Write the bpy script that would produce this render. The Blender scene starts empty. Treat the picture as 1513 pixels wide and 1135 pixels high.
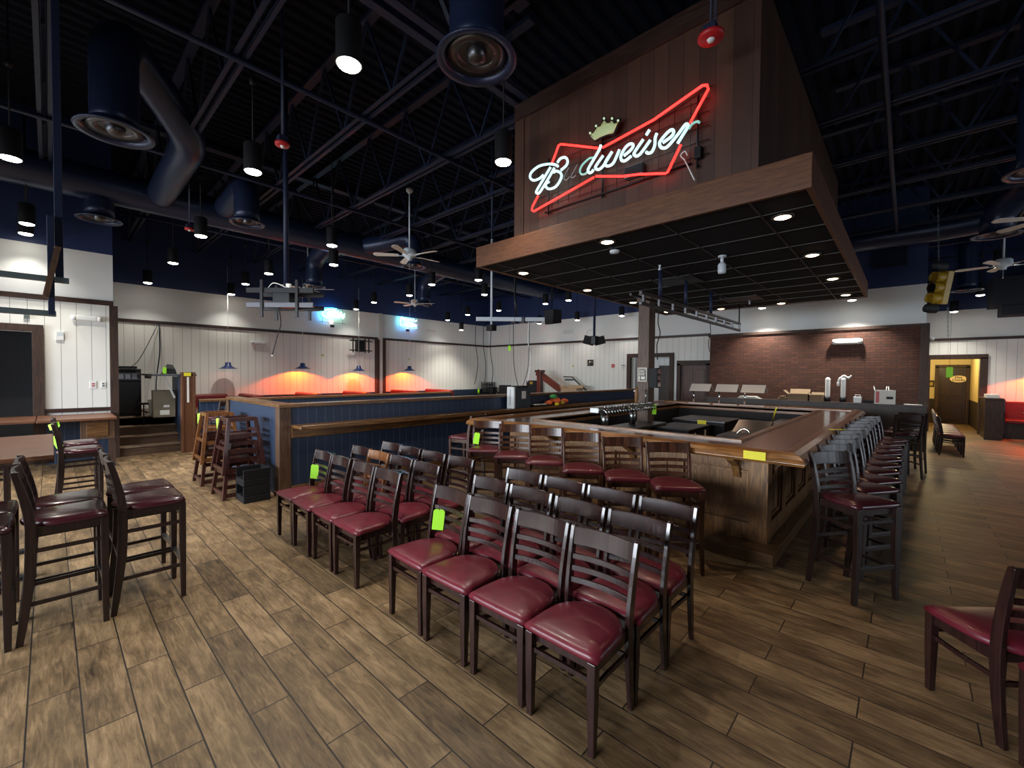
import bpy, math, random
from mathutils import Vector, Matrix
random.seed(7)
C = bpy.context.scene.collection
PI = math.pi

# ------------------------------------------------------------------ materials
def new_mat(name):
    m = bpy.data.materials.new(name); m.use_nodes = True
    nt = m.node_tree; b = nt.nodes['Principled BSDF']
    return m, nt, b

def plain(name, col, rough=0.5, metal=0.0, emit=None, es=0.0, noise=0.0, nscale=8.0, bump=0.0, spec=None, coat=0.0):
    m, nt, b = new_mat(name)
    b.inputs['Roughness'].default_value = rough
    b.inputs['Metallic'].default_value = metal
    b.inputs['Coat Weight'].default_value = coat
    b.inputs['Coat Roughness'].default_value = 0.12
    if spec is not None: b.inputs['Specular IOR Level'].default_value = spec
    if emit:
        b.inputs['Emission Color'].default_value = (*emit, 1); b.inputs['Emission Strength'].default_value = es
    tc = nt.nodes.new('ShaderNodeTexCoord')
    nz = nt.nodes.new('ShaderNodeTexNoise'); nz.inputs['Scale'].default_value = nscale; nz.inputs['Detail'].default_value = 5
    nt.links.new(tc.outputs['Object'], nz.inputs['Vector'])
    mx = nt.nodes.new('ShaderNodeMix'); mx.data_type = 'RGBA'
    n = max(noise, 0.06)
    mx.inputs[6].default_value = (*[c*(1-n) for c in col], 1); mx.inputs[7].default_value = (*[min(1, c*(1+n)) for c in col], 1)
    nt.links.new(nz.outputs['Fac'], mx.inputs[0]); nt.links.new(mx.outputs[2], b.inputs['Base Color'])
    if bump:
        bp = nt.nodes.new('ShaderNodeBump'); bp.inputs['Strength'].default_value = bump; bp.inputs['Distance'].default_value = 0.01
        nt.links.new(nz.outputs['Fac'], bp.inputs['Height']); nt.links.new(bp.outputs['Normal'], b.inputs['Normal'])
    return m

def wood(name, dark, light, axis=2, rough=0.35, scale=3.0, stretch=14.0, bump=0.08, coat=0.0):
    """Straight grained wood, grain running along the given axis."""
    m, nt, b = new_mat(name)
    tc = nt.nodes.new('ShaderNodeTexCoord'); mp = nt.nodes.new('ShaderNodeMapping')
    s = [stretch]*3; s[axis] = 1.0
    mp.inputs['Scale'].default_value = s
    nt.links.new(tc.outputs['Object'], mp.inputs['Vector'])
    nz = nt.nodes.new('ShaderNodeTexNoise'); nz.inputs['Scale'].default_value = scale; nz.inputs['Detail'].default_value = 8
    nz.inputs['Distortion'].default_value = 1.2
    nt.links.new(mp.outputs['Vector'], nz.inputs['Vector'])
    cr = nt.nodes.new('ShaderNodeValToRGB'); e = cr.color_ramp.elements
    e[0].position = 0.33; e[0].color = (*dark, 1); e[1].position = 0.68; e[1].color = (*light, 1)
    nt.links.new(nz.outputs['Fac'], cr.inputs['Fac']); nt.links.new(cr.outputs['Color'], b.inputs['Base Color'])
    b.inputs['Roughness'].default_value = rough; b.inputs['Coat Weight'].default_value = coat; b.inputs['Coat Roughness'].default_value = 0.1
    bp = nt.nodes.new('ShaderNodeBump'); bp.inputs['Strength'].default_value = bump; bp.inputs['Distance'].default_value = 0.01
    nt.links.new(nz.outputs['Fac'], bp.inputs['Height']); nt.links.new(bp.outputs['Normal'], b.inputs['Normal'])
    return m

def math_node(nt, op, a=None, bv=None, c=None):
    n = nt.nodes.new('ShaderNodeMath'); n.operation = op
    for i, x in enumerate((a, bv, c)):
        if x is None: continue
        if isinstance(x, (int, float)): n.inputs[i].default_value = x
        else: nt.links.new(x, n.inputs[i])
    return n.outputs[0]

def boarded(name, col, groove, pitch=0.2, width=0.03, zmin=-9, zmax=99, rough=0.55, zones=None, grain=None):
    """Vertical boards on axis aligned walls (pitch along x+y). zones: list of (z, colour) painted above z."""
    m, nt, b = new_mat(name)
    tc = nt.nodes.new('ShaderNodeTexCoord'); sp = nt.nodes.new('ShaderNodeSeparateXYZ')
    nt.links.new(tc.outputs['Object'], sp.inputs[0])
    s = math_node(nt, 'ADD', sp.outputs[0], sp.outputs[1])
    fr = math_node(nt, 'FRACT', math_node(nt, 'DIVIDE', s, pitch))
    g = math_node(nt, 'LESS_THAN', fr, width)
    g = math_node(nt, 'MULTIPLY', g, math_node(nt, 'LESS_THAN', sp.outputs[2], zmax))
    g = math_node(nt, 'MULTIPLY', g, math_node(nt, 'GREATER_THAN', sp.outputs[2], zmin))
    nz = nt.nodes.new('ShaderNodeTexNoise'); nz.inputs['Scale'].default_value = 2.0; nz.inputs['Detail'].default_value = 6
    if grain:
        mp = nt.nodes.new('ShaderNodeMapping'); mp.inputs['Scale'].default_value = (9, 9, 0.6)
        nt.links.new(tc.outputs['Object'], mp.inputs['Vector']); nt.links.new(mp.outputs['Vector'], nz.inputs['Vector'])
    else:
        nt.links.new(tc.outputs['Object'], nz.inputs['Vector'])
    m1 = nt.nodes.new('ShaderNodeMix'); m1.data_type = 'RGBA'
    k = 0.5 if grain else 0.06
    # each board a slightly different tone
    wn = nt.nodes.new('ShaderNodeTexWhiteNoise'); wn.noise_dimensions = '1D'
    nt.links.new(math_node(nt, 'FLOOR', math_node(nt, 'DIVIDE', s, pitch)), wn.inputs['W'])
    fac = math_node(nt, 'MULTIPLY_ADD', wn.outputs['Value'], 0.45 if grain else 0.15, math_node(nt, 'MULTIPLY', nz.outputs['Fac'], 0.6))
    m1.inputs[6].default_value = (*[c*(1-k) for c in col], 1); m1.inputs[7].default_value = (*[min(1, c*(1+k)) for c in col], 1)
    nt.links.new(fac, m1.inputs[0])
    m2 = nt.nodes.new('ShaderNodeMix'); m2.data_type = 'RGBA'; m2.inputs[7].default_value = (*groove, 1)
    nt.links.new(g, m2.inputs[0]); nt.links.new(m1.outputs[2], m2.inputs[6])
    out = m2.outputs[2]
    for z, zc in (zones or []):
        m3 = nt.nodes.new('ShaderNodeMix'); m3.data_type = 'RGBA'; m3.inputs[7].default_value = (*zc, 1)
        nt.links.new(math_node(nt, 'GREATER_THAN', sp.outputs[2], z), m3.inputs[0]); nt.links.new(out, m3.inputs[6]); out = m3.outputs[2]
    nt.links.new(out, b.inputs['Base Color'])
    b.inputs['Roughness'].default_value = rough
    bp = nt.nodes.new('ShaderNodeBump'); bp.inputs['Strength'].default_value = 0.5; bp.inputs['Distance'].default_value = 0.006; bp.invert = True
    nt.links.new(g, bp.inputs['Height']); nt.links.new(bp.outputs['Normal'], b.inputs['Normal'])
    return m

def floor_material():
    m, nt, b = new_mat('wood look floor tile')
    tc = nt.nodes.new('ShaderNodeTexCoord'); mp = nt.nodes.new('ShaderNodeMapping')
    mp.inputs['Location'].default_value = (2.35, -0.84 + 0.187*60, 0)
    nt.links.new(tc.outputs['Object'], mp.inputs['Vector'])
    br = nt.nodes.new('ShaderNodeTexBrick')
    br.inputs['Scale'].default_value = 1.0; br.inputs['Mortar Size'].default_value = 0.0036; br.inputs['Mortar Smooth'].default_value = 0.1
    br.inputs['Brick Width'].default_value = 0.88; br.inputs['Row Height'].default_value = 0.187; br.offset = 0.5
    br.inputs['Color1'].default_value = (0, 0, 0, 1); br.inputs['Color2'].default_value = (1, 1, 1, 1); br.inputs['Mortar'].default_value = (0.5, 0.5, 0.5, 1)
    nt.links.new(mp.outputs['Vector'], br.inputs['Vector'])
    # per plank offset for the grain
    addv = nt.nodes.new('ShaderNodeVectorMath'); addv.operation = 'MULTIPLY_ADD'
    addv.inputs[1].default_value = (7.3, 3.1, 5.7)
    nt.links.new(br.outputs['Color'], addv.inputs[0]); nt.links.new(tc.outputs['Object'], addv.inputs[2])
    gm = nt.nodes.new('ShaderNodeMapping'); gm.inputs['Scale'].default_value = (2.2, 16, 1); nt.links.new(addv.outputs[0], gm.inputs['Vector'])
    n1 = nt.nodes.new('ShaderNodeTexNoise'); n1.inputs['Scale'].default_value = 2.2; n1.inputs['Detail'].default_value = 9; n1.inputs['Roughness'].default_value = 0.72; n1.inputs['Distortion'].default_value = 0.9
    nt.links.new(gm.outputs['Vector'], n1.inputs['Vector'])
    n2 = nt.nodes.new('ShaderNodeTexNoise'); n2.inputs['Scale'].default_value = 4.0; n2.inputs['Detail'].default_value = 6
    gm2 = nt.nodes.new('ShaderNodeMapping'); gm2.inputs['Scale'].default_value = (1, 2.2, 1); nt.links.new(addv.outputs[0], gm2.inputs['Vector']); nt.links.new(gm2.outputs['Vector'], n2.inputs['Vector'])
    f = math_node(nt, 'MULTIPLY', n1.outputs['Fac'], 0.62)
    f = math_node(nt, 'MULTIPLY_ADD', n2.outputs['Fac'], 0.42, f)
    f = math_node(nt, 'MULTIPLY_ADD', br.outputs['Color'], 0.13, f)
    cr = nt.nodes.new('ShaderNodeValToRGB'); e = cr.color_ramp.elements
    e[0].position = 0.38; e[0].color = (0.030, 0.017, 0.008, 1); e[1].position = 0.78; e[1].color = (0.36, 0.235, 0.12, 1)
    e2 = cr.color_ramp.elements.new(0.58); e2.color = (0.160, 0.098, 0.046, 1)
    nt.links.new(f, cr.inputs['Fac'])
    mx = nt.nodes.new('ShaderNodeMix'); mx.data_type = 'RGBA'; mx.inputs[7].default_value = (0.016, 0.011, 0.008, 1)
    nt.links.new(br.outputs['Fac'], mx.inputs[0]); nt.links.new(cr.outputs['Color'], mx.inputs[6]); nt.links.new(mx.outputs[2], b.inputs['Base Color'])
    rr = math_node(nt, 'MULTIPLY_ADD', n2.outputs['Fac'], 0.25, 0.36)
    nt.links.new(rr, b.inputs['Roughness'])
    h = math_node(nt, 'SUBTRACT', math_node(nt, 'MULTIPLY', n1.outputs['Fac'], 0.25), br.outputs['Fac'])
    bp = nt.nodes.new('ShaderNodeBump'); bp.inputs['Strength'].default_value = 0.35; bp.inputs['Distance'].default_value = 0.006
    nt.links.new(h, bp.inputs['Height']); nt.links.new(bp.outputs['Normal'], b.inputs['Normal'])
    return m

def brick_material():
    m, nt, b = new_mat('red brick')
    tc = nt.nodes.new('ShaderNodeTexCoord'); sp = nt.nodes.new('ShaderNodeSeparateXYZ'); cb = nt.nodes.new('ShaderNodeCombineXYZ')
    nt.links.new(tc.outputs['Object'], sp.inputs[0]); nt.links.new(sp.outputs[0], cb.inputs[0]); nt.links.new(sp.outputs[2], cb.inputs[1])
    br = nt.nodes.new('ShaderNodeTexBrick'); br.inputs['Scale'].default_value = 1.0; br.inputs['Mortar Size'].default_value = 0.007
    br.inputs['Brick Width'].default_value = 0.20; br.inputs['Row Height'].default_value = 0.066
    br.inputs['Color1'].default_value = (0.068, 0.021, 0.011, 1); br.inputs['Color2'].default_value = (0.115, 0.036, 0.018, 1); br.inputs['Mortar'].default_value = (0.030, 0.018, 0.014, 1)
    nt.links.new(cb.outputs[0], br.inputs['Vector']); nt.links.new(br.outputs['Color'], b.inputs['Base Color'])
    b.inputs['Roughness'].default_value = 0.75
    bp = nt.nodes.new('ShaderNodeBump'); bp.invert = True; bp.inputs['Strength'].default_value = 0.8; bp.inputs['Distance'].default_value = 0.015
    nt.links.new(br.outputs['Fac'], bp.inputs['Height']); nt.links.new(bp.outputs['Normal'], b.inputs['Normal'])
    return m

NAVY = (0.017, 0.036, 0.125)
M = dict(
    floor=floor_material(), brick=brick_material(),
    wall=boarded('painted beadboard wall', (0.80, 0.80, 0.76), (0.30, 0.29, 0.27), pitch=0.2, width=0.035, zmax=3.0, zones=[(3.02, (0.78, 0.80, 0.80)), (3.93, NAVY)]),
    wallhall=boarded('far beadboard wall', (0.80, 0.80, 0.76), (0.33, 0.32, 0.30), pitch=0.2, width=0.035, zmax=2.85, zones=[(2.9, (0.78, 0.80, 0.80)), (3.76, NAVY)]),
    shell=plain('dark painted shell', (0.025, 0.028, 0.038), 0.8, spec=0.2),
    bluewall=boarded('blue beadboard', (0.019, 0.036, 0.075), (0.07, 0.10, 0.16), pitch=0.125, width=0.045, rough=0.45),
    tower=boarded('stained plank cladding', (0.058, 0.025, 0.015), (0.016, 0.008, 0.006), pitch=0.14, width=0.03, rough=0.5, grain=True),
    deck=plain('navy painted roof deck', (0.006, 0.0085, 0.019), 0.7, spec=0.12),
    steel_blue=plain('blue painted steel', (0.012, 0.018, 0.045), 0.5, spec=0.3),
    duct=plain('blue grey painted duct', (0.016, 0.026, 0.066), 0.34, 0.25),
    darktrim=wood('dark stained trim', (0.018, 0.008, 0.005), (0.060, 0.027, 0.017), 2, 0.62),
    trimx=wood('dark stained rail x', (0.018, 0.008, 0.006), (0.055, 0.026, 0.020), 0, 0.45),
    trimy=wood('dark stained rail y', (0.018, 0.008, 0.006), (0.055, 0.026, 0.020), 1, 0.45),
    oakz=wood('oak upright grain', (0.080, 0.034, 0.010), (0.36, 0.175, 0.056), 2, 0.45, 5, 18),
    oakx=wood('oak grain along x', (0.070, 0.031, 0.010), (0.22, 0.105, 0.036), 0, 0.36, 3, 14, coat=0.12),
    oaky=wood('oak grain along y', (0.070, 0.031, 0.010), (0.22, 0.105, 0.036), 1, 0.36, 3, 14, coat=0.12),
    railx=wood('varnished rail along x', (0.10, 0.040, 0.010), (0.30, 0.13, 0.034), 0, 0.30, 3, 14, coat=0.2),
    raily=wood('varnished rail along y', (0.085, 0.036, 0.012), (0.22, 0.10, 0.034), 1, 0.28, 3, 14, coat=0.25),
    redwoodx=wood('reddish fascia x', (0.075, 0.026, 0.011), (0.155, 0.060, 0.024), 0, 0.45, 5, 10),
    redwoody=wood('reddish fascia y', (0.075, 0.026, 0.011), (0.155, 0.060, 0.024), 1, 0.45, 5, 10),
    walnutz=wood('brown post', (0.045, 0.022, 0.012), (0.125, 0.065, 0.035), 2, 0.5, 4, 14),
    stairwood=wood('worn stair wood', (0.035, 0.017, 0.010), (0.10, 0.055, 0.030), 1, 0.5, 3, 14),
    tread=wood('worn tread nosing', (0.09, 0.055, 0.035), (0.22, 0.15, 0.10), 1, 0.5, 3, 14),
    laminate=plain('brown laminate bar surface', (0.075, 0.034, 0.022), 0.16, noise=0.15, nscale=30, coat=0.4),
    tabletop=wood('red brown table top', (0.10, 0.038, 0.020), (0.19, 0.080, 0.040), 1, 0.42, 3, 8),
    chairwood=wood('espresso chair frame', (0.012, 0.0045, 0.0045), (0.032, 0.012, 0.011), 2, 0.22, 3, 14, bump=0.03, coat=0.35),
    stoolwood=wood('black brown stool frame', (0.009, 0.0045, 0.0042), (0.026, 0.012, 0.010), 2, 0.34, 3, 14, bump=0.03, coat=0.10),
    barstool=wood('walnut brown stool frame', (0.022, 0.008, 0.005), (0.075, 0.027, 0.013), 2, 0.30, 3, 12, bump=0.03, coat=0.12),
    orangewood=wood('orange brown frame', (0.11, 0.040, 0.012), (0.26, 0.10, 0.030), 2, 0.3, 3, 12, coat=0.3),
    redframe=wood('red brown frame', (0.028, 0.007, 0.006), (0.070, 0.020, 0.014), 2, 0.35, 3, 12, coat=0.2),
    seat=plain('burgundy vinyl', (0.125, 0.011, 0.021), 0.38, noise=0.5, nscale=14, bump=0.12, coat=0.08),
    barseat=plain('deep burgundy vinyl', (0.075, 0.007, 0.013), 0.36, noise=0.4, nscale=12, bump=0.08, coat=0.08),
    darkseat=plain('dark burgundy vinyl', (0.045, 0.008, 0.012), 0.26, noise=0.3, nscale=9, bump=0.05, coat=0.2),
    boothred=plain('red booth vinyl', (0.16, 0.012, 0.012), 0.35, noise=0.2),
    black=plain('black plastic', (0.008, 0.008, 0.010), 0.6, spec=0.3), blackmetal=plain('black metal', (0.014, 0.014, 0.016), 0.35, 0.5),
    tile=plain('black ceiling tile', (0.011, 0.011, 0.012), 0.85, spec=0.2, noise=0.2, nscale=60), grid=plain('dark grid metal', (0.03, 0.028, 0.026), 0.45, 0.2),
    steel=plain('brushed steel', (0.33, 0.34, 0.34), 0.28, 1.0, noise=0.15, nscale=20), darksteel=plain('dark steel', (0.10, 0.10, 0.11), 0.32, 0.9),
    strut=plain('galvanised strut', (0.20, 0.25, 0.26), 0.4, 0.7), white=plain('white plastic', (0.75, 0.76, 0.75), 0.4), whitemetal=plain('pale painted metal', (0.55, 0.60, 0.65), 0.35),
    fanwhite=plain('white fan', (0.68, 0.75, 0.82), 0.4), blade=plain('pale fan blade', (0.82, 0.76, 0.68), 0.5),
    chrome=plain('chrome', (0.75, 0.75, 0.76), 0.12, 1.0), lime=plain('lime tag card', (0.38, 0.85, 0.03), 0.6), yellow=plain('yellow sticker', (0.85, 0.75, 0.03), 0.6),
    red=plain('red plastic', (0.45, 0.015, 0.02), 0.4), cardboard=plain('cardboard', (0.25, 0.17, 0.10), 0.8, noise=0.15), greyboard=plain('grey brown carton', (0.17, 0.145, 0.10), 0.8, noise=0.15), paper=plain('paper', (0.72, 0.70, 0.64), 0.7),
    tin=plain('traffic yellow', (0.42, 0.26, 0.02), 0.4, noise=0.2), blueshade=plain('blue enamel shade', (0.010, 0.022, 0.10), 0.3), cream=plain('cream hall wall', (0.62, 0.50, 0.24), 0.6),
    ink=plain('black ink', (0.01, 0.01, 0.01), 0.7), green=plain('green cloth', (0.05, 0.35, 0.08), 0.7), orange=plain('orange cloth', (0.7, 0.12, 0.03), 0.7), gold=plain('gold crown paint', (0.45, 0.42, 0.18), 0.4, noise=0.3, nscale=20, emit=(0.5, 0.6, 0.25), es=0.08),
    lens=plain('lit lamp lens', (0.9, 0.9, 0.85), 0.4, emit=(1.0, 0.95, 0.80), es=16), warmlens=plain('lit warm lens', (0.9, 0.8, 0.7), 0.4, emit=(1.0, 0.62, 0.38), es=9),
    neonred=plain('red neon tube', (0.4, 0.01, 0.01), 0.3, emit=(1.0, 0.018, 0.014), es=4.5), neonwhite=plain('white neon tube', (0.35, 0.42, 0.42), 0.3, emit=(0.52, 0.85, 0.88), es=1.0),
    neonpale=plain('dim green neon tube', (0.3, 0.5, 0.45), 0.3, emit=(0.25, 0.60, 0.52), es=0.5), neonoff=plain('unlit neon tube', (0.30, 0.33, 0.33), 0.25),
    neonblue=plain('blue neon tube', (0.1, 0.4, 0.8), 0.3, emit=(0.02, 0.35, 1.0), es=14), neoncyan=plain('cyan neon tube', (0.2, 0.7, 0.8), 0.3, emit=(0.20, 0.85, 1.0), es=7), neonmint=plain('mint neon tube', (0.5, 0.8, 0.7), 0.3, emit=(0.45, 1.0, 0.75), es=3), neonpink=plain('pink neon tube', (0.8, 0.5, 0.5), 0.3, emit=(1.0, 0.45, 0.40), es=4),
    orangeglow=plain('orange lamp bulb', (0.9, 0.3, 0.1), 0.4, emit=(1.0, 0.16, 0.02), es=12), acrylic=plain('frosted heat lamp hood', (0.55, 0.58, 0.58), 0.35, 0.2),
    glass=plain('dark glass', (0.05, 0.07, 0.08), 0.08), darkpanel=wood('dark cupboard panel', (0.015, 0.008, 0.006), (0.045, 0.022, 0.014), 2, 0.4), reddoor=wood('red brown door', (0.05, 0.015, 0.010), (0.10, 0.033, 0.020), 2, 0.45),
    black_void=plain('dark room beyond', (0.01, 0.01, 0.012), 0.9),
)

# ------------------------------------------------------------------ mesh building
class MB:
    def __init__(s): s.v = []; s.f = []; s.s = []
    def add(s, vs, fs, smooth=False):
        o = len(s.v); s.v += [tuple(v) for v in vs]
        for i, f in enumerate(fs):
            s.f.append(tuple(o+k for k in f)); s.s.append(smooth if isinstance(smooth, bool) else smooth[i])
        return s
    def box(s, x0, y0, z0, x1, y1, z1):
        x0, x1 = sorted((x0, x1)); y0, y1 = sorted((y0, y1)); z0, z1 = sorted((z0, z1))
        v = [(x0,y0,z0),(x1,y0,z0),(x1,y1,z0),(x0,y1,z0),(x0,y0,z1),(x1,y0,z1),(x1,y1,z1),(x0,y1,z1)]
        return s.add(v, [(3,2,1,0),(4,5,6,7),(0,1,5,4),(1,2,6,5),(2,3,7,6),(3,0,4,7)])
    def loft(s, rings, smooth=False, caps=True, closed=False):
        n = len(rings[0]); v = [p for r in rings for p in r]; f = []; sm = []
        R = len(rings)
        for i in range(R if closed else R-1):
            a = i*n; b = ((i+1) % R)*n
            for k in range(n):
                k2 = (k+1) % n; f.append((a+k, a+k2, b+k2, b+k)); sm.append(smooth)
        if caps and not closed:
            f.append(tuple(range(n))[::-1]); sm.append(False); f.append(tuple((R-1)*n+k for k in range(n))); sm.append(False)
        return s.add(v, f, sm)
    def bar(s, pts, w, h, up=(0, 0, 1)):
        """Rectangular bar through points; w across, h along the 'up' hint. w/h may be lists."""
        P = [Vector(p) for p in pts]; up = Vector(up); rings = []
        for i, p in enumerate(P):
            d = (P[min(i+1, len(P)-1)]-P[max(i-1, 0)]).normalized()
            a = d.cross(up); 
            if a.length < 1e-4: a = d.cross(Vector((1, 0, 0)))
            a.normalize(); b = a.cross(d).normalized()
            ww = (w[i] if isinstance(w, (list, tuple)) else w)/2; hh = (h[i] if isinstance(h, (list, tuple)) else h)/2
            rings.append([p-a*ww-b*hh, p+a*ww-b*hh, p+a*ww+b*hh, p-a*ww+b*hh])
        return s.loft(rings)
    def tube(s, pts, r, n=8, closed=False):
        P = [Vector(p) for p in pts]; rings = []; N = len(P); prev = None
        for i, p in enumerate(P):
            if closed: d = P[(i+1) % N]-P[i-1]
            else: d = P[min(i+1, N-1)]-P[max(i-1, 0)]
            d.normalize()
            if prev is None:
                a = d.cross(Vector((0, 0, 1)))
                if a.length < 1e-3: a = d.cross(Vector((0, 1, 0)))
            else: a = prev - d*prev.dot(d)
            a.normalize(); prev = a; b = d.cross(a)
            rr = r[i] if isinstance(r, (list, tuple)) else r
            rings.append([p+(a*math.cos(t)+b*math.sin(t))*rr for t in (2*PI*k/n for k in range(n))])
        return s.loft(rings, True, True, closed)
    def lathe(s, prof, c=(0, 0, 0), n=24, cap=True):
        rings = [[(c[0]+r*math.cos(2*PI*k/n), c[1]+r*math.sin(2*PI*k/n), c[2]+z) for k in range(n)] for r, z in prof]
        return s.loft(rings, True, cap)
    def cyl(s, c, r, h, n=20): return s.loft([[(c[0]+r*math.cos(2*PI*k/n), c[1]+r*math.sin(2*PI*k/n), c[2]+z) for k in range(n)] for z in (0, h)], True)
    def prism(s, pts, d, axis=1):
        """2D outline extruded along an axis from 0 to d (points already 3D on the base plane)."""
        o = [0, 0, 0]; o[axis] = d
        n = len(pts); v = list(pts)+[(p[0]+o[0], p[1]+o[1], p[2]+o[2]) for p in pts]
        return s.add(v, [tuple(range(n))[::-1], tuple(range(n, 2*n))]+[(i, (i+1) % n, n+(i+1) % n, n+i) for i in range(n)])
    def ball(s, c, r, n=10, sz=1.0):
        return s.lathe([(max(1e-4, r*math.sin(PI*i/6)), -r*sz*math.cos(PI*i/6)) for i in range(7)], c, n, False)
    def build(s, name, m, parent=None, bevel=0.0, loc=None):
        me = bpy.data.meshes.new(name); me.from_pydata(s.v, [], s.f); me.polygons.foreach_set('use_smooth', s.s)
        me.update(); me.materials.append(M[m] if isinstance(m, str) else m)
        o = bpy.data.objects.new(name, me); C.objects.link(o)
        if parent: o.parent = parent
        if loc: o.location = loc
        if bevel:
            b = o.modifiers.new('bevel', 'BEVEL'); b.width = bevel; b.segments = 2; b.limit_method = 'ANGLE'; b.angle_limit = 0.8
        return o

def curve_pts(pts, n=6):
    """Catmull-Rom through points."""
    P = [Vector(p) for p in pts]; out = []
    if len(P) < 3: return P
    for i in range(len(P)-1):
        a = P[max(i-1, 0)]; b = P[i]; c = P[i+1]; d = P[min(i+2, len(P)-1)]
        for k in range(n):
            t = k/n
            out.append(0.5*((2*b)+(c-a)*t+(2*a-5*b+4*c-d)*t*t+(-a+3*b-3*c+d)*t**3))
    out.append(P[-1]); return out

def thing(name, label, cat, loc=(0, 0, 0), rz=0.0, group=None):
    o = bpy.data.objects.new(name, None); C.objects.link(o); o.location = loc; o.rotation_euler = (0, 0, rz)
    o.empty_display_size = 0.1
    return tag(o, label, cat, group)
def tag(o, label, cat, group=None):
    o['label'] = label; o['category'] = cat
    if group: o['group'] = group
    return o
def struct(o): o['kind'] = 'structure'; return o
def sthing(name):
    o = bpy.data.objects.new(name, None); C.objects.link(o); o['kind'] = 'structure'; return o
def dup(root, loc, rz, label, group=None, skip=()):
    r = root.copy(); C.objects.link(r); r.location = loc; r.rotation_euler = (0, 0, rz); r['label'] = label
    if group: r['group'] = group
    for ch in root.children:
        if ch.name.split('.')[0] in skip: continue
        c = ch.copy(); C.objects.link(c); c.parent = r
        for g in ch.children:
            d = g.copy(); C.objects.link(d); d.parent = c
    return r
def light(kind, name, loc, col, power, rot=(0, 0, 0), parent=None, **kw):
    l = bpy.data.lights.new(name, kind); l.color = col; l.energy = power
    for k, v in kw.items(): setattr(l, k, v)
    o = bpy.data.objects.new(name, l); C.objects.link(o); o.location = loc; o.rotation_euler = rot
    if parent: o.parent = parent
    return o
ORD = ['first', 'second', 'third', 'fourth', 'fifth', 'sixth', 'seventh', 'eighth', 'ninth', 'tenth', 'eleventh']

# ------------------------------------------------------------------ camera
cam = bpy.data.cameras.new('camera'); cam.sensor_fit = 'HORIZONTAL'; cam.sensor_width = 36.0; cam.lens = 36.0*632.09/1513
cam.clip_start = 0.02; cam.clip_end = 200
co = bpy.data.objects.new('camera', cam); C.objects.link(co); bpy.context.scene.camera = co
yaw, pitch, roll = 0.74605, -0.023666, 0.0080013
fw = Vector((-math.sin(yaw)*math.cos(pitch), math.cos(yaw)*math.cos(pitch), math.sin(pitch)))
rt = Vector((math.cos(yaw), math.sin(yaw), 0)); up = rt.cross(fw)
rt, up = rt*math.cos(roll)+up*math.sin(roll), up*math.cos(roll)-rt*math.sin(roll)
mw = Matrix(((rt.x, up.x, -fw.x, 0), (rt.y, up.y, -fw.y, 0), (rt.z, up.z, -fw.z, 1.70), (0, 0, 0, 1)))
co.matrix_world = mw

# ------------------------------------------------------------------ room shell
H = 6.25
struct(MB().box(-16, -7, -0.1, 9, 26, 0).build('floor', 'floor'))
dk = MB()
x = -15.0
while x < 9:       # corrugated roof deck, flutes run along y
    dk.prism([(x, -7, H), (x+0.03, -7, H+0.05), (x+0.11, -7, H+0.05), (x+0.14, -7, H), (x+0.20, -7, H), (x+0.20, -7, H+0.12), (x, -7, H+0.12)], 33, 1); x += 0.20
struct(dk.build('ceiling', 'deck'))
w = MB().box(-11.55, -7, 0, -11.35, -1.75, H+0.1).box(-11.55, -1.75, 2.38, -11.35, -0.1, H+0.1).box(-11.55, -0.1, 0, -11.35, 0.86, H-1.0)
w.add([(-11.55, -0.1, H-1.0), (-11.35, -0.1, H-1.0), (-11.35, 0.86, H-1.0), (-11.55, 0.86, H-1.0), (-11.55, -0.1, H+.1), (-11.35, -0.1, H+.1), (-11.35, 0.86, H+.1), (-11.55, 0.86, H+.1)], [(0,1,5,4),(1,2,6,5),(2,3,7,6),(3,0,4,7)])
struct(w.build('wall_near_left', 'wall'))
struct(MB().box(-14.9, 0.70, 0, -11.5, 0.86, H+.1).build('wall_stage_side', 'wall'))
struct(MB().box(-14.9, 0.86, 0, -14.7, 14.4, H+.1).build('wall_left', 'wall'))
# back wall with two door openings
w = MB().box(-14.9, 14.2, 0, -7.35, 14.4, H+.1).box(-7.35, 14.2, 2.35, -5.82, 14.4, H+.1).box(-5.82, 14.2, 0, -5.52, 14.4, H+.1).box(-5.52, 14.2, 2.05, -4.62, 14.4, H+.1).box(-4.62, 14.2, 0, 0.30, 14.4, H+.1)
struct(w.build('wall_back', 'wall'))
struct(MB().box(0.10, 14.4, 0, 0.30, 18.95, H+.1).build('wall_hall_side', 'wall'))
w = MB().box(0.30, 18.9, 0, 0.52, 19.1, H+.1).box(0.52, 18.9, 2.30, 1.62, 19.1, H+.1).box(1.62, 18.9, 0, 9, 19.1, H+.1)
struct(w.build('wall_far_right', 'wallhall'))
wr = MB().box(8.8, -7, 0, 9.0, 19, 0.8).box(8.8, -7, 3.1, 9.0, 19, H+.1); ys = -7
for wy in (5.5, 8.5, 11.5, 14.5):
    wr.box(8.8, ys, 0.8, 9.0, wy-0.95, 3.1); ys = wy+0.95
    light('AREA', 'daylight', (8.78, wy, 1.95), (0.86, 0.93, 1.0), 32, (PI/2-0.45, 0, PI/2), shape='RECTANGLE', size=1.85, size_y=2.0, spread=2.6)
wr.box(8.8, ys, 0.8, 9.0, 19, 3.1); struct(wr.build('wall_right', 'shell'))
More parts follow.
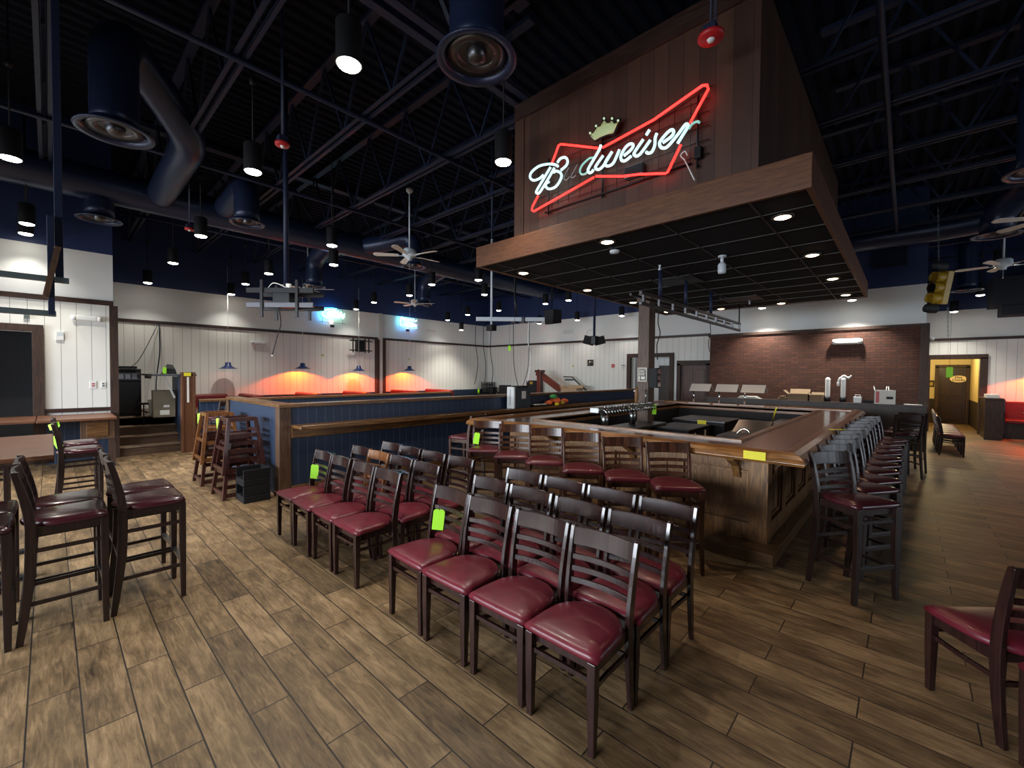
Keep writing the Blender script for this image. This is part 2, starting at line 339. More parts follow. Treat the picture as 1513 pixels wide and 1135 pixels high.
# window wall behind the camera
wf = MB().box(-16, -5.2, 0, 9, -5.0, 0.8).box(-16, -5.2, 3.1, 9, -5.0, H+.1)
WX = [-11.2, -8.8, -6.4, -4.0, -1.6]
xs = -16
for wx in WX:
    wf.box(xs, -5.2, 0.8, wx-0.95, -5.0, 3.1); xs = wx+0.95
wf.box(xs, -5.2, 0.8, 9, -5.0, 3.1)
struct(wf.build('wall_front', 'shell'))
for i, wx in enumerate(WX):
    fr = MB()
    for a, b, c, d in ((-.95, .8, -.88, 3.1), (.88, .8, .95, 3.1), (-.88, .8, .88, .87), (-.88, 3.03, .88, 3.1), (-.03, .87, .03, 3.03), (-.88, 1.93, .88, 1.98)):
        fr.box(wx+a, -5.14, b, wx+c, -5.06, d)
    struct(fr.build('window_%d' % (i+1), 'darktrim'))
    light('AREA', 'daylight', (wx, -4.95, 1.95), (0.86, 0.93, 1.0), 165, (PI/2-0.62, 0, 0), shape='RECTANGLE', size=1.75, size_y=1.7, spread=2.3)
# brick facing with end post and black cornice line
struct(MB().box(-4.55, 14.02, 0, 0.22, 14.2, 2.90).build('wall_brick', 'brick'))
t = MB().box(-4.60, 13.98, 2.90, 0.36, 14.2, 2.97).box(0.20, 13.96, 0, 0.36, 14.2, 2.90)
struct(t.build('trim_brick', 'darktrim'))
# picture rails
struct(MB().box(-14.70, 0.90, 2.95, -14.66, 14.2, 3.03).build('trim_left', 'trimy'))
struct(MB().box(-14.7, 14.16, 2.95, -4.6, 14.2, 3.03).build('trim_back', 'trimx'))
struct(MB().box(-11.35, -7, 2.95, -11.31, 0.86, 3.04).build('trim_near_left', 'trimy'))
struct(MB().box(-11.58, 0.80, 0, -11.29, 0.92, 2.95).build('trim_near_left_post', 'darktrim'))
struct(MB().box(-11.35, -0.1, 0.93, -11.31, 0.80, 1.0).build('trim_near_left_sill', 'trimy'))
struct(MB().box(0.30, 18.85, 2.83, 9, 18.9, 2.91).build('trim_far_right', 'trimx'))
struct(MB().box(-14.7, 8.30, 0, -14.55, 8.42, 2.95).box(-14.7, 8.56, 0, -14.55, 8.68, 2.95).build('trim_pilaster', 'darktrim'))
struct(MB().box(-14.7, 8.42, 0, -14.58, 8.56, 3.93).build('wall_left_pilaster', plain('pilaster paint', (0.6, 0.6, 0.57), 0.6)))
struct(MB().box(-14.7, 3.2, 0, -14.66, 14.2, 0.98).build('baseboard_left', 'bluewall'))
struct(MB().box(-14.7, 14.16, 0, -7.45, 14.2, 0.78).build('baseboard_back', 'bluewall'))
struct(MB().box(-14.7, 14.13, 0.78, -7.45, 14.2, 0.86).build('trim_chair_rail', 'trimx'))
# door casing of near left doorway and its dark room
d = sthing('door_1')
struct(MB().box(-11.35, -0.20, 0, -11.29, -0.06, 2.38).box(-11.35, -1.79, 0, -11.29, -1.65, 2.38).box(-11.35, -1.79, 2.38, -11.29, -0.06, 2.50).build('door_casing', 'darktrim', d, 0.004))
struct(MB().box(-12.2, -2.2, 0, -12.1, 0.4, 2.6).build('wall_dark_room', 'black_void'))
# back doors
d = sthing('door_2')
struct(MB().box(-7.44, 14.12, 0, -7.30, 14.24, 2.32).box(-5.88, 14.12, 0, -5.74, 14.24, 2.32).box(-7.44, 14.12, 2.32, -5.74, 14.24, 2.45).build('door_casing', 'darktrim', d, 0.004))
struct(MB().box(-7.35, 15.4, 0, -5.8, 15.5, 2.4).box(-7.35, 14.4, 0, -7.25, 15.5, 2.4).build('wall_vestibule', 'wall'))
struct(MB().box(-6.75, 15.30, 0, -5.85, 15.38, 2.05).build('door_leaf', 'darkpanel', d))
d = sthing('door_3')
struct(MB().box(-5.62, 14.10, 0, -5.50, 14.24, 2.08).box(-4.70, 14.10, 0, -4.58, 14.24, 2.08).box(-5.62, 14.10, 2.02, -4.58, 14.24, 2.18).build('door_casing', 'darktrim', d, 0.004))
p = MB().box(-5.5, 14.26, 0, -4.7, 14.30, 2.02)
for a in (-5.42, -5.06):
    for z0, z1 in ((0.9, 1.9), (0.15, 0.75)): p.box(a, 14.245, z0, a+0.28, 14.26, z1)
struct(p.build('door_leaf', 'reddoor', d, 0.006))
# hall beyond the far right wall
d = sthing('door_4')
struct(MB().box(0.40, 18.84, 0, 0.52, 19.12, 2.30).box(1.58, 18.84, 0, 1.74, 19.12, 2.30).box(0.40, 18.84, 2.26, 1.74, 19.12, 2.40).build('door_casing', 'darktrim', d, 0.004))
HZ = [(0.9, (0.62, 0.50, 0.24))]
hallmat = boarded('hall wall', (0.03, 0.02, 0.015), (0.02, 0.015, 0.01), zones=HZ)
struct(MB().box(-0.2, 22.5, 0, 1.66, 22.6, 2.6).box(1.66, 19.1, 0, 1.76, 22.6, 2.6).box(-0.3, 19.1, 0, -0.2, 22.6, 2.6).build('wall_hall', hallmat))
struct(MB().box(-0.3, 19.1, 2.5, 1.8, 22.6, 2.6).build('ceiling_hall', 'cream'))
d = sthing('door_5')
struct(MB().box(0.75, 22.42, 0, 0.86, 22.5, 2.1).box(1.55, 22.42, 0, 1.64, 22.5, 2.1).box(0.75, 22.42, 2.05, 1.64, 22.5, 2.16).build('door_casing', 'darktrim', d, 0.004))
struct(MB().box(0.86, 22.46, 0, 1.55, 22.5, 2.05).box(0.93, 22.445, 1.05, 1.48, 22.46, 1.95).box(0.93, 22.445, 0.15, 1.48, 22.46, 0.85).build('door_leaf', 'darkpanel', d, 0.005))
light('POINT', 'hall_light', (0.7, 20.6, 2.35), (1.0, 0.80, 0.40), 60, shadow_soft_size=0.15)

# roof steel: joists along x with zigzag webs, girders along y
for jy in (-2.9, -1.5, 0.0, 1.4, 2.82, 4.22, 5.62, 6.95, 8.45, 9.9, 11.35, 12.8, 15.2, 17.0):
    if 4 < jy < 9.2: spans = [(-14.7, -3.6), (-0.93, 8.8)]
    else: spans = [(-14.7 if jy > 0.8 else -11.35, 8.8)]
    j = MB()
    for xa, xb in spans:
        for dy in (-0.045, 0.045):
            j.box(xa, jy+dy-0.025, 5.0, xb, jy+dy+0.025, 5.012).box(xa, jy+dy*0.5-0.004, 5.0, xb, jy+dy*0.5+0.004, 5.06)
        j.box(xa, jy-0.06, H-0.07, xb, jy+0.06, H-0.01)
        xx = xa+0.2; k = 0
        while xx < xb-0.7:
            z0, z1 = (5.03, H-0.05) if k % 2 == 0 else (H-0.05, 5.03)
            j.bar([(xx, jy, z0), (xx+0.62, jy, z1)], 0.03, 0.03); xx += 0.62; k += 1
    struct(j.build('ceiling_joist', 'steel_blue'))
for gx in (-10.3, -3.5, 3.4):
    g = MB()
    spans = [(-6.9, 3.95), (9.1, 14.2)] if gx == -3.5 else [(-6.9 if gx > -9 else 0.9, 14.2)]
    for ya, yb in spans:
        for dx in (-0.075, 0.075):
            g.box(gx+dx-0.05, ya, 4.98, gx+dx+0.05, yb, 4.995).box(gx+dx*0.4-0.006, ya, 4.98, gx+dx*0.4+0.006, yb, 5.08)
        g.box(gx-0.1, ya, H-0.14, gx+0.1, yb, H-0.06)
        yy = ya+0.3; k = 0
        while yy < yb-1:
            z0, z1 = (5.05, H-0.1) if k % 2 == 0 else (H-0.1, 5.05)
            g.bar([(gx, yy, z0), (gx, yy+0.8, z1)], 0.05, 0.05); yy += 0.8; k += 1
    struct(g.build('ceiling_girder', 'steel_blue'))
for bx_, z in ((-5.23, 4.97), (-8.3, 4.97), (-12.0, 4.97), (-1.9, 5.35), (-0.25, 4.97), (1.6, 4.97), (5.4, 4.97)):
    struct(MB().tube([(bx_, -6 if bx_ > -11 else 1, z), (bx_, 3.9 if bx_ == -1.9 else 14.1, z)], 0.03, 8).build('ceiling_pipe', 'steel_blue'))

# ------------------------------------------------------------------ ducts
def ribbed(pts, r, seg=0.09):
    P = curve_pts(pts, 10); out = []; rad = []
    L = 0
    for i, p in enumerate(P[:-1]):
        q = P[i+1]; d = (q-p).length; n = max(1, int(d/seg))
        for k in range(n):
            out.append(p.lerp(q, k/n)); rad.append(r if (len(out) % 2) else r*0.985)
    out.append(P[-1]); rad.append(r)
    return MB().tube(out, rad, 28)
def corner(pts, e=0.3):
    """Polyline with corners cut into elbows."""
    P = [Vector(p) for p in pts]; out = [P[0]]
    for i in range(1, len(P)-1):
        a = (P[i-1]-P[i]).normalized(); b = (P[i+1]-P[i]).normalized()
        la = min(e, (P[i-1]-P[i]).length*0.45); lb = min(e, (P[i+1]-P[i]).length*0.45)
        p0 = P[i]+a*la; p1 = P[i]+b*lb
        for k in range(6):
            t = k/5; out.append(p0.lerp(P[i], t).lerp(P[i].lerp(p1, t), t))
    out.append(P[-1]); return out
def ribtube(pts, r):
    P = corner(pts, r*1.6); out = []; rad = []
    for i, p in enumerate(P[:-1]):
        q = P[i+1]; n = max(1, int((q-p).length/0.10))
        for k in range(n): out.append(p.lerp(q, k/n)); rad.append(r if len(out) % 2 else r*0.985)
    out.append(P[-1]); rad.append(r); return MB().tube(out, rad, 28)
def diffuser(root, x, y, z, R):
    t = R*0.62
    MB().lathe([(t, 0.10), (t*1.02, 0.04), (R*0.97, 0.015), (R, 0), (R*0.98, -0.012), (R*0.80, 0.0), (R*0.78, 0.03)], (x, y, z), 36, False).build('diffuser_ring', 'duct', root)
    MB().lathe([(R*0.70, 0.035), (R*0.72, 0.02), (R*0.45, 0.03), (R*0.42, 0.045)], (x, y, z), 36, False).lathe([(R*0.70, 0.035), (0.001, 0.06)], (x, y, z), 36, False).build('diffuser_cone', 'darksteel', root)
    MB().lathe([(R*0.26, 0.05), (R*0.24, 0.01), (R*0.16, -0.02), (0.001, -0.03)], (x, y, z), 24, False).build('diffuser_hub', 'darksteel', root)
def drop(x, y, z, r, R, path, label):
    t = thing('duct_drop', label, 'duct', group='round air ducts with diffusers')
    MBt = ribtube([(x, y, z+0.06)]+path, r); MBt.build('duct_pipe', 'duct', t)
    diffuser(t, x, y, z, R)
    return t
t = thing('main_duct', 'long round blue-grey spiral duct running along the navy left wall', 'duct')
ribtube([(-10.3, -4.0, 4.90), (-10.3, 13.4, 4.90)], 0.29).build('duct_pipe', 'duct', t)
drop(-2.76, 2.51, 4.38, 0.235, 0.345, [(-2.76, 2.51, 6.2)], 'thick blue ceiling duct with big round diffuser, top centre left of the wood tower')
drop(-6.39, 0.52, 4.29, 0.21, 0.34, [(-6.4, 0.52, 5.42), (-7.1, 1.05, 5.20), (-7.55, 1.42, 4.97), (-10.1, 1.42, 4.90)], 'large bent duct with wide round diffuser at upper left, elbow at its top')
drop(-10.32, 0.62, 4.31, 0.20, 0.31, [(-10.32, 0.62, 4.75)], 'dark straight duct drop below the long duct at far left, above the off-white wall')
drop(-8.68, 2.42, 4.34, 0.20, 0.28, [(-8.68, 2.42, 5.05), (-10.1, 2.42, 4.95)], 'duct drop with diffuser and slanting branch, right of the second red alarm disc')
drop(-9.22, 6.28, 4.39, 0.21, 0.30, [(-9.22, 6.28, 5.15), (-9.75, 5.75, 4.95), (-10.2, 5.45, 4.9)], 'arched duct branch rising behind the nearest white ceiling fan')
drop(-11.5, 4.75, 3.95, 0.20, 0.28, [(-11.5, 4.75, 4.65), (-10.4, 4.75, 4.9)], 'arched duct bending down to the wall side beside the second white fan')
drop(-11.6, 8.3, 3.95, 0.20, 0.28, [(-11.6, 8.3, 4.65), (-10.4, 8.3, 4.9)], 'arched duct bending down behind the farthest white ceiling fan')
t = thing('branch_duct', 'round dark duct running crosswise in front of the navy wall above the brick', 'duct')
ribtube([(-3.0, 13.3, 4.95), (0.6, 13.3, 4.95), (1.4, 13.3, 5.0), (1.5, 13.3, 6.2)], 0.25).build('duct_pipe', 'duct', t)
drop(1.22, 12.66, 4.50, 0.24, 0.36, [(1.22, 12.66, 4.9), (1.6, 12.3, 5.3), (1.6, 11.6, 6.2)], 'blue duct with flared round diffuser behind the right ceiling fan')
drop(1.18, 8.30, 4.25, 0.24, 0.36, [(1.18, 8.30, 5.2), (1.18, 8.30, 6.2)], 'bright blue duct drop cut by the right edge of the picture')
drop(1.11, 16.5, 4.00, 0.20, 0.32, [(1.11, 16.5, 6.2)], 'farthest straight duct drop with diffuser, behind the traffic light')
t = thing('rectangular_duct', 'dark boxy rectangular duct below the roof at the far right edge', 'duct')
MB().box(1.65, 17.6, 3.68, 6.0, 18.6, 4.45).build('duct_box', 'shell', t, 0.01); MB().box(1.85, 17.7, 3.42, 6.0, 18.5, 3.68).build('duct_box', 'shell', t, 0.01)
t = thing('wall_vent', 'rectangular return air grille high on the navy wall right of the canopy', 'vent')
MB().box(-0.70, 14.15, 4.42, -0.66, 14.20, 4.88).box(-0.10, 14.15, 4.42, -0.06, 14.20, 4.88).box(-0.66, 14.15, 4.42, -0.10, 14.20, 4.46).box(-0.66, 14.15, 4.84, -0.10, 14.20, 4.88).build('vent_frame', 'steel_blue', t)
g = MB()
for i in range(9): g.box(-0.66, 14.165, 4.47+0.041*i, -0.10, 14.195, 4.485+0.041*i)
g.build('vent_louvre', 'black', t)

# ------------------------------------------------------------------ canopy over the bar with the plank tower
CX0, CX1, CY0, CY1, CZ = -4.21, -0.55, 3.84, 9.85, 3.10
cn = thing('bar_canopy', 'black tiled canopy with reddish wood fascia and plank tower hanging over the bar', 'canopy')
MB().box(CX0+0.03, CY0+0.03, CZ+0.015, CX1-0.03, CY1-0.03, CZ+0.05).build('ceiling_tiles', 'tile', cn)
MB().box(CX0, CY0, CZ, CX1, CY0+0.04, CZ+0.26).build('fascia', 'redwoodx', cn, 0.004)
MB().box(CX0, CY1-0.04, CZ, CX1, CY1, CZ+0.26).build('fascia', 'redwoodx', cn, 0.004)
MB().box(CX0, CY0+0.04, CZ, CX0+0.04, CY1-0.04, CZ+0.26).build('fascia', 'redwoody', cn, 0.004)
MB().box(CX1-0.04, CY0+0.04, CZ, CX1, CY1-0.04, CZ+0.26).build('fascia', 'redwoody', cn, 0.004)
MB().box(CX0+0.04, CY0+0.04, CZ+0.24, CX1-0.04, CY1-0.04, CZ+0.26).build('top_board', 'redwoodx', cn)
g = MB(); yy = CY0+0.45
while yy < CY1: g.box(CX0+0.04, yy-0.007, CZ+0.008, CX1-0.04, yy+0.007, CZ+0.016); yy += 0.61
xx = CX0+0.30
while xx < CX1: g.box(xx-0.007, CY0+0.04, CZ+0.008, xx+0.007, CY1-0.04, CZ+0.016); xx += 0.61*1.2
g.build('ceiling_grid', 'grid', cn)
TX0, TX1, TY0, TY1 = -3.60, -0.93, 3.93, 9.05
MB().box(TX0, TY0, CZ+0.26, TX1, TY0+0.05, 4.97).box(TX0, TY1-0.05, CZ+0.26, TX1, TY1, 4.97).box(TX0, TY0+0.05, CZ+0.26, TX0+0.05, TY1-0.05, 4.97).box(TX1-0.05, TY0+0.05, CZ+0.26, TX1, TY1-0.05, 4.97).build('tower_cladding', 'tower', cn)
MB().box(TX0-0.01, TY0-0.02, 4.80, TX1+0.01, TY0, 4.98).box(TX0-0.01, TY0-0.03, 4.785, TX1+0.01, TY0, 4.80).build('tower_cornice', 'trimx', cn)
MB().box(TX0-0.005, TY0-0.012, CZ+0.26, TX0+0.14, TY0, 4.8).build('corner_board', 'tower', cn); MB().box(TX1-0.14, TY0-0.012, CZ+0.26, TX1+0.005, TY0, 4.8).build('corner_board', 'tower', cn)
for i, (vx, vy) in enumerate(((-2.55, 6.35), (-2.25, 8.6))):
    t = thing('ceiling_vent', ['larger louvred air vent in the canopy ceiling above the metal truss', 'smaller louvred air vent in the canopy ceiling near its back edge'][i], 'vent')
    g = MB()
    for k in range(7): g.bar([(vx-0.26, vy-0.24+0.08*k, CZ), (vx+0.26, vy-0.24+0.08*k, CZ)], 0.05, 0.01)
    g.build('louvre', 'blackmetal', t); MB().box(vx-0.3, vy-0.3, CZ-0.004, vx-0.26, vy+0.3, CZ+0.01).box(vx+0.26, vy-0.3, CZ-0.004, vx+0.3, vy+0.3, CZ+0.01).build('vent_frame', 'blackmetal', t)
DL = [(-2.36, 4.02, 'above the middle of the neon sign edge, front row'), (-3.95, 4.49, 'first from the camera along the left side'), (-3.94, 6.09, 'second from the camera along the left side'), (-3.93, 7.69, 'third from the camera along the left side'), (-3.94, 9.3, 'at the far left back corner'),
      (-0.84, 4.41, 'first from the camera along the right side'), (-0.84, 6.01, 'second from the camera along the right side'), (-0.82, 7.65, 'third from the camera along the right side'), (-0.81, 9.3, 'at the far right back corner'), (-1.82, 9.6, 'along the back edge, right one of two'), (-2.91, 9.6, 'along the back edge, left one of two')]
for i, (dx, dy, where) in enumerate(DL):
    t = thing('recessed_downlight', 'round warm canopy downlight, '+where, 'downlight', (dx, dy, CZ), 0, 'downlights in the canopy ceiling')
    if i == 0:
        trim_mb = MB().lathe([(0.085, 0.012), (0.09, 0.0), (0.066, -0.004), (0.06, 0.012)], (0, 0, 0), 24, False).build('trim_ring', 'grid', t)
        lens_mb = MB().lathe([(0.064, -0.003), (0.04, -0.012), (0.001, -0.014)], (0, 0, 0), 24, False).build('lens', 'warmlens', t)
    else:
        for src in (trim_mb, lens_mb):
            c = src.copy(); C.objects.link(c); c.parent = t
    light('SPOT', 'downlight_beam', (0, 0, -0.03), (1.0, 0.66, 0.42), 22, (0, 0, 0), t, spot_size=2.2, spot_blend=0.8, shadow_soft_size=0.05)

# ------------------------------------------------------------------ neon sign on the tower
NR = [[(-2.975,4.057),(-2.921,4.15),(-2.883,4.223),(-2.854,4.228),(-2.636,4.133),(-2.364,4.012)],[(-2.326,4.006),(-1.783,4.074),(-1.351,4.194),(-1.314,4.181),(-1.301,4.142),(-1.449,3.915)],[(-1.528,3.753),(-1.644,3.549),(-1.666,3.543),(-1.921,3.614),(-2.105,3.65),(-2.402,3.741)],[(-2.427,3.737),(-2.817,3.664),(-3.23,3.59),(-3.259,3.608),(-3.252,3.651),(-3.167,3.752)]]
NW = [[(-3.075,3.953),(-3.132,3.931),(-3.217,3.935),(-3.272,3.984),(-3.251,4.039),(-3.145,4.072),(-3.02,4.056),(-2.919,4.02),(-2.87,3.984)],[(-2.974,4.009),(-3.07,3.911),(-3.173,3.803),(-3.167,3.777),(-3.13,3.771),(-3.028,3.866),(-2.919,3.984)],[(-2.88,4.027),(-2.842,4.057),(-2.784,4.053),(-2.746,4.014),(-2.754,3.963),(-2.83,3.929)],[(-2.933,3.937),(-2.889,3.939),(-2.83,3.894),(-2.829,3.839),(-2.896,3.773),(-2.986,3.771),(-3.037,3.809),(-3.033,3.844),(-2.992,3.852)],
 [(-2.335,4.027),(-2.347,3.991),(-2.413,3.912),(-2.481,3.831),(-2.467,3.79),(-2.437,3.788),(-2.416,3.807)],[(-2.304,3.912),(-2.39,3.832),(-2.381,3.8),(-2.344,3.788),(-2.294,3.816),(-2.203,3.917)],[(-2.203,3.917),(-2.282,3.833),(-2.265,3.796),(-2.225,3.786),(-2.181,3.808),(-2.124,3.908)],[(-2.074,3.832),(-2.005,3.861),(-1.977,3.896),(-2.006,3.922),(-2.055,3.908),(-2.103,3.85),(-2.103,3.804),(-2.073,3.78),(-2.036,3.786),(-1.996,3.803)],[(-1.875,3.918),(-1.964,3.825),(-1.959,3.798),(-1.935,3.782),(-1.892,3.801),(-1.805,3.886)],[(-1.814,3.983),(-1.848,3.945)],[(-1.742,3.924),(-1.758,3.89),(-1.762,3.821),(-1.788,3.773),(-1.822,3.77),(-1.845,3.789)],[(-1.685,3.818),(-1.61,3.844),(-1.586,3.876),(-1.604,3.904),(-1.646,3.892),(-1.711,3.838),(-1.71,3.796),(-1.68,3.768),(-1.637,3.77),(-1.553,3.837),(-1.486,3.901),(-1.465,3.896),(-1.462,3.874),(-1.505,3.819),(-1.549,3.763)]]
NP = [[(-2.426,3.931),(-2.473,3.936),(-2.552,3.898),(-2.582,3.848),(-2.564,3.805),(-2.515,3.793),(-2.485,3.81)],[(-1.451,3.854),(-1.422,3.886),(-1.379,3.89),(-1.362,3.872)]]
NO = [[(-2.721,3.925),(-2.786,3.842),(-2.771,3.806),(-2.743,3.806),(-2.71,3.826)],[(-2.615,3.922),(-2.687,3.831),(-2.687,3.808),(-2.664,3.801),(-2.632,3.818)]]
CR = [(-2.48,4.194),(-2.406,4.087),(-2.343,4.101),(-2.269,4.102),(-2.19,4.077),(-2.161,4.115),(-2.121,4.219),(-2.151,4.234),(-2.172,4.19),(-2.207,4.274),(-2.23,4.226),(-2.27,4.228),(-2.292,4.304),(-2.321,4.312),(-2.337,4.25),(-2.361,4.227),(-2.4,4.274),(-2.417,4.255),(-2.412,4.209),(-2.433,4.188)]
CI = [(-2.458,4.183),(-2.406,4.102),(-2.343,4.115),(-2.269,4.113),(-2.198,4.096),(-2.148,4.184),(-2.185,4.181),(-2.218,4.225),(-2.238,4.212),(-2.27,4.221),(-2.302,4.261),(-2.328,4.236),(-2.344,4.217),(-2.382,4.224),(-2.399,4.205),(-2.42,4.18)]
sg = thing('neon_sign', 'big red bowtie and white script neon beer sign with crown on the plank tower', 'neon sign')
YN = 3.845
for seg in NR: MB().tube([(x, YN, z) for x, z in seg], 0.0115, 8).build('red_tube', 'neonred', sg)
for seg in NW: MB().tube(curve_pts([(x, YN-0.022, z) for x, z in seg]), 0.0142, 8).build('letter_tube', 'neonwhite', sg)
for seg in NP: MB().tube(curve_pts([(x, YN-0.022, z) for x, z in seg]), 0.0105, 8).build('dim_letter_tube', 'neonpale', sg)
for seg in NO: MB().tube(curve_pts([(x, YN-0.022, z) for x, z in seg]), 0.006, 8).build('unlit_letter_tube', 'neonoff', sg)
MB().prism([(x, YN-0.01, z) for x, z in CR], 0.012, 1).build('crown_backing', 'black', sg)
MB().prism([(x, YN-0.02, z) for x, z in CI], 0.008, 1).build('crown', 'gold', sg)
g = MB()
for i in range(17):
    x0 = -2.41+0.0135*i; xt = -2.455+0.0185*i; g.tube([(x0, YN-0.024, 4.105+0.0*i), (xt, YN-0.024, 4.165+0.05*math.sin(i/16*PI))], 0.0022, 5)
for x, z in ((-2.463,4.194),(-2.393,4.24),(-2.301,4.279),(-2.21,4.243),(-2.143,4.196)): g.ball((x, YN-0.022, z), 0.012, 8)
g.build('crown_tube', plain('crown tube', (0.4, 0.45, 0.35), 0.3, emit=(0.55, 0.75, 0.5), es=0.55), sg)
g = MB()      # wire grid frame behind the tubes
for i in range(13):
    x = -3.20+0.145*i; t0 = (x+3.2)/1.75
    g.tube([(x, 3.885, 3.60-0.03*t0), (x, 3.885, 4.06+0.05*t0)], 0.0035, 5)
for z in (3.62, 3.74, 3.86, 3.98, 4.09): g.tube([(-3.22, 3.885, z), (-1.30, 3.885, z)], 0.0035, 5)
for x in (-3.05, -2.35, -1.40): g.tube([(x, 3.89, 3.52), (x, 3.89, 4.15)], 0.010, 6).tube([(x, 3.89, 3.55), (x, 3.93, 3.55)], 0.008, 5)
g.tube([(-3.10, 3.89, 3.55), (-1.45, 3.89, 3.58)], 0.010, 6)
g.build('wire_frame', 'blackmetal', sg)
MB().box(-2.10, 3.87, 3.63, -1.90, 3.93, 3.74).build('transformer', 'darksteel', sg, 0.008)
MB().box(-1.42, 3.86, 3.60, -1.36, 3.92, 3.70).build('switch_box', 'black', sg, 0.006)
MB().tube(curve_pts([(-1.50, 3.87, 3.62), (-1.53, 3.85, 3.66), (-1.49, 3.84, 3.68), (-1.47, 3.85, 3.64)]), 0.006, 6).tube([(-1.50, 3.86, 3.62), (-1.40, 3.84, 3.40)], 0.006, 6).build('cord', 'white', sg)
def wallneon(name, y0, y1, z0, z1, label, parts):
    t = thing(name, label, 'neon sign')
    X = -14.58
    f = MB()
    for y in (y0+0.1, y1-0.1): f.tube([(X-0.04, y, z0-0.02), (X-0.04, y, z1)], 0.006, 5)
    f.tube([(X-0.04, y0, z0), (X-0.04, y1, z0)], 0.006, 5).tube([(X-0.04, y0, z1), (X-0.04, y1, z1)], 0.006, 5).box(X-0.1, (y0+y1)/2-0.06, z0-0.16, X-0.04, (y0+y1)/2+0.06, z0-0.08)
    f.build('wire_frame', 'blackmetal', t)
    for m, nm, pts in parts: MB().tube(curve_pts([(X+0.02, y0+(y1-y0)*a, z0+(z1-z0)*b) for a, b in pts]), 0.016, 6).build(nm, m, t)
    return t
arc = lambda cx, cy, rx, ry, a0, a1, n=14: [(cx+rx*math.cos(a0+(a1-a0)*i/n), cy+ry*math.sin(a0+(a1-a0)*i/n)) for i in range(n+1)]
sc = [(0.28, 0.45), (0.34, 0.75), (0.40, 0.5), (0.45, 0.8), (0.5, 0.5), (0.56, 0.82), (0.6, 0.5), (0.68, 0.8), (0.72, 0.5), (0.8, 0.78), (0.86, 0.5), (0.94, 0.7)]
wallneon('wall_neon_sign', 6.22, 7.12, 3.42, 3.92, 'oval blue neon sign with mint script on the left wall below navy paint', [('neonblue', 'blue_tube', arc(0.5, 0.55, 0.48, 0.42, 1.3, 4.3)), ('neoncyan', 'cyan_tube', arc(0.5, 0.55, 0.42, 0.35, 1.3, 4.2)), ('neonmint', 'script_tube', sc), ('neonmint', 'script_tube', [(a, b-0.16) for a, b in sc]), ('neonpink', 'pink_tube', arc(0.42, 0.05, 0.06, 0.10, 0, 6.2))])
wallneon('wall_neon_sign', 9.30, 10.12, 3.52, 3.94, 'small cyan and pink script neon sign on the left wall right of the pilaster', [('neoncyan', 'cyan_tube', [(0.05+0.9*(a-0.28)/0.66, 0.6+0.7*(b-0.5)) for a, b in sc]), ('neoncyan', 'cyan_tube', arc(0.12, 0.45, 0.10, 0.42, 0.5, 5.2)), ('neonpink', 'pink_tube', [(0.35+0.6*(a-0.28)/0.66, 0.12+0.8*(b-0.5)) for a, b in sc]), ('neonblue', 'blue_tube', [(0.05, 0.02), (0.5, 0.0), (0.95, 0.0)])])

# ------------------------------------------------------------------ pendant can lights
def can_light(loc, label, power=60, dark='black'):
    global can0
    t = thing('pendant_light', label, 'pendant light', loc, 0, 'black can pendant lights under the roof')
    if can0 is None:
        MB().lathe([(0.094, 0.0), (0.094, 0.30), (0.085, 0.315), (0.001, 0.32)], (0, 0, 0), 24, False).lathe([(0.094, 0.0), (0.086, 0.002), (0.080, 0.09)], (0, 0, 0), 24, False).build('can_housing', dark, t)
        MB().lathe([(0.086, 0.004), (0.078, -0.010), (0.045, -0.020), (0.001, -0.023)], (0, 0, 0), 24, False).build('lens', 'lens', t)
        MB().tube([(0, 0, 0.31), (0, 0, 2.0)], 0.008, 6).lathe([(0.012, 0.98), (0.035, 1.0), (0.035, 1.05), (0.012, 1.07)], (0, 0, 0), 12).build('hanging_rod', 'black', t)
        can0 = t
    else:
        for ch in can0.children:
            if ch.type == 'MESH': c = ch.copy(); C.objects.link(c); c.parent = t
    if loc[0] < -13.5 and loc[1] < 11.5 or loc[0] < -10.9 and loc[1] < 0: power *= 0.25
    if loc[0] == -3.28: power *= 0.4
    if loc[1] > 13.4 and loc[2] == 3.75: power *= 0.25
    light('SPOT', 'can_beam', (0, 0, -0.04), (1.0, 0.95, 0.84), power*2.6, (0, 0, 0), t, spot_size=1.9, spot_blend=0.7, shadow_soft_size=0.07)
can0 = None
ROWS = [('nearest the camera', [(-3.12, 1.55), (-5.58, 1.62), (-8.88, 1.78), (-11.54, 1.82), (-14.0, 1.7)]),
        ('above the bar-height table at far left', [(-7.22, -0.26), (-10.24, -0.21), (-11.0, -0.24)]),
        ('passing left of the wood tower', [(-3.28, 3.38), (-7.72, 3.51), (-9.07, 4.16), (-11.04, 3.52), (-12.82, 3.53), (-14.2, 3.55)]),
        ('crossing behind the first white fan', [(-7.81, 7.20), (-9.12, 6.77), (-10.88, 7.27), (-12.87, 7.24), (-14.1, 7.25)]),
        ('below the left canopy corner', [(-9.10, 8.63)]),
        ('behind the farthest white fan', [(-7.80, 11.0), (-8.75, 11.05), (-10.98, 11.13), (-12.7, 11.15), (-14.0, 11.2)])]
for rname, pts in ROWS:
    for i, (x, y) in enumerate(pts):
        if len(pts) == 1: lb = 'single black can pendant light hanging '+rname
        else: lb = 'black can pendant, %s from the right, row %s' % (ORD[i], rname)
        can_light((x, y, 4.0 if x > -14 or y < 1 else 3.9), lb, 60)
for x, y, lb in ((-9.2, 13.55, 'left one of three can pendants close to the back wall'), (-7.35, 13.55, 'middle one of three can pendants close to the back wall, near the column'), (-11.0, 13.5, 'can pendant close to the back wall just above the pale bracket beam')):
    can_light((x, y, 3.75), lb, 50)
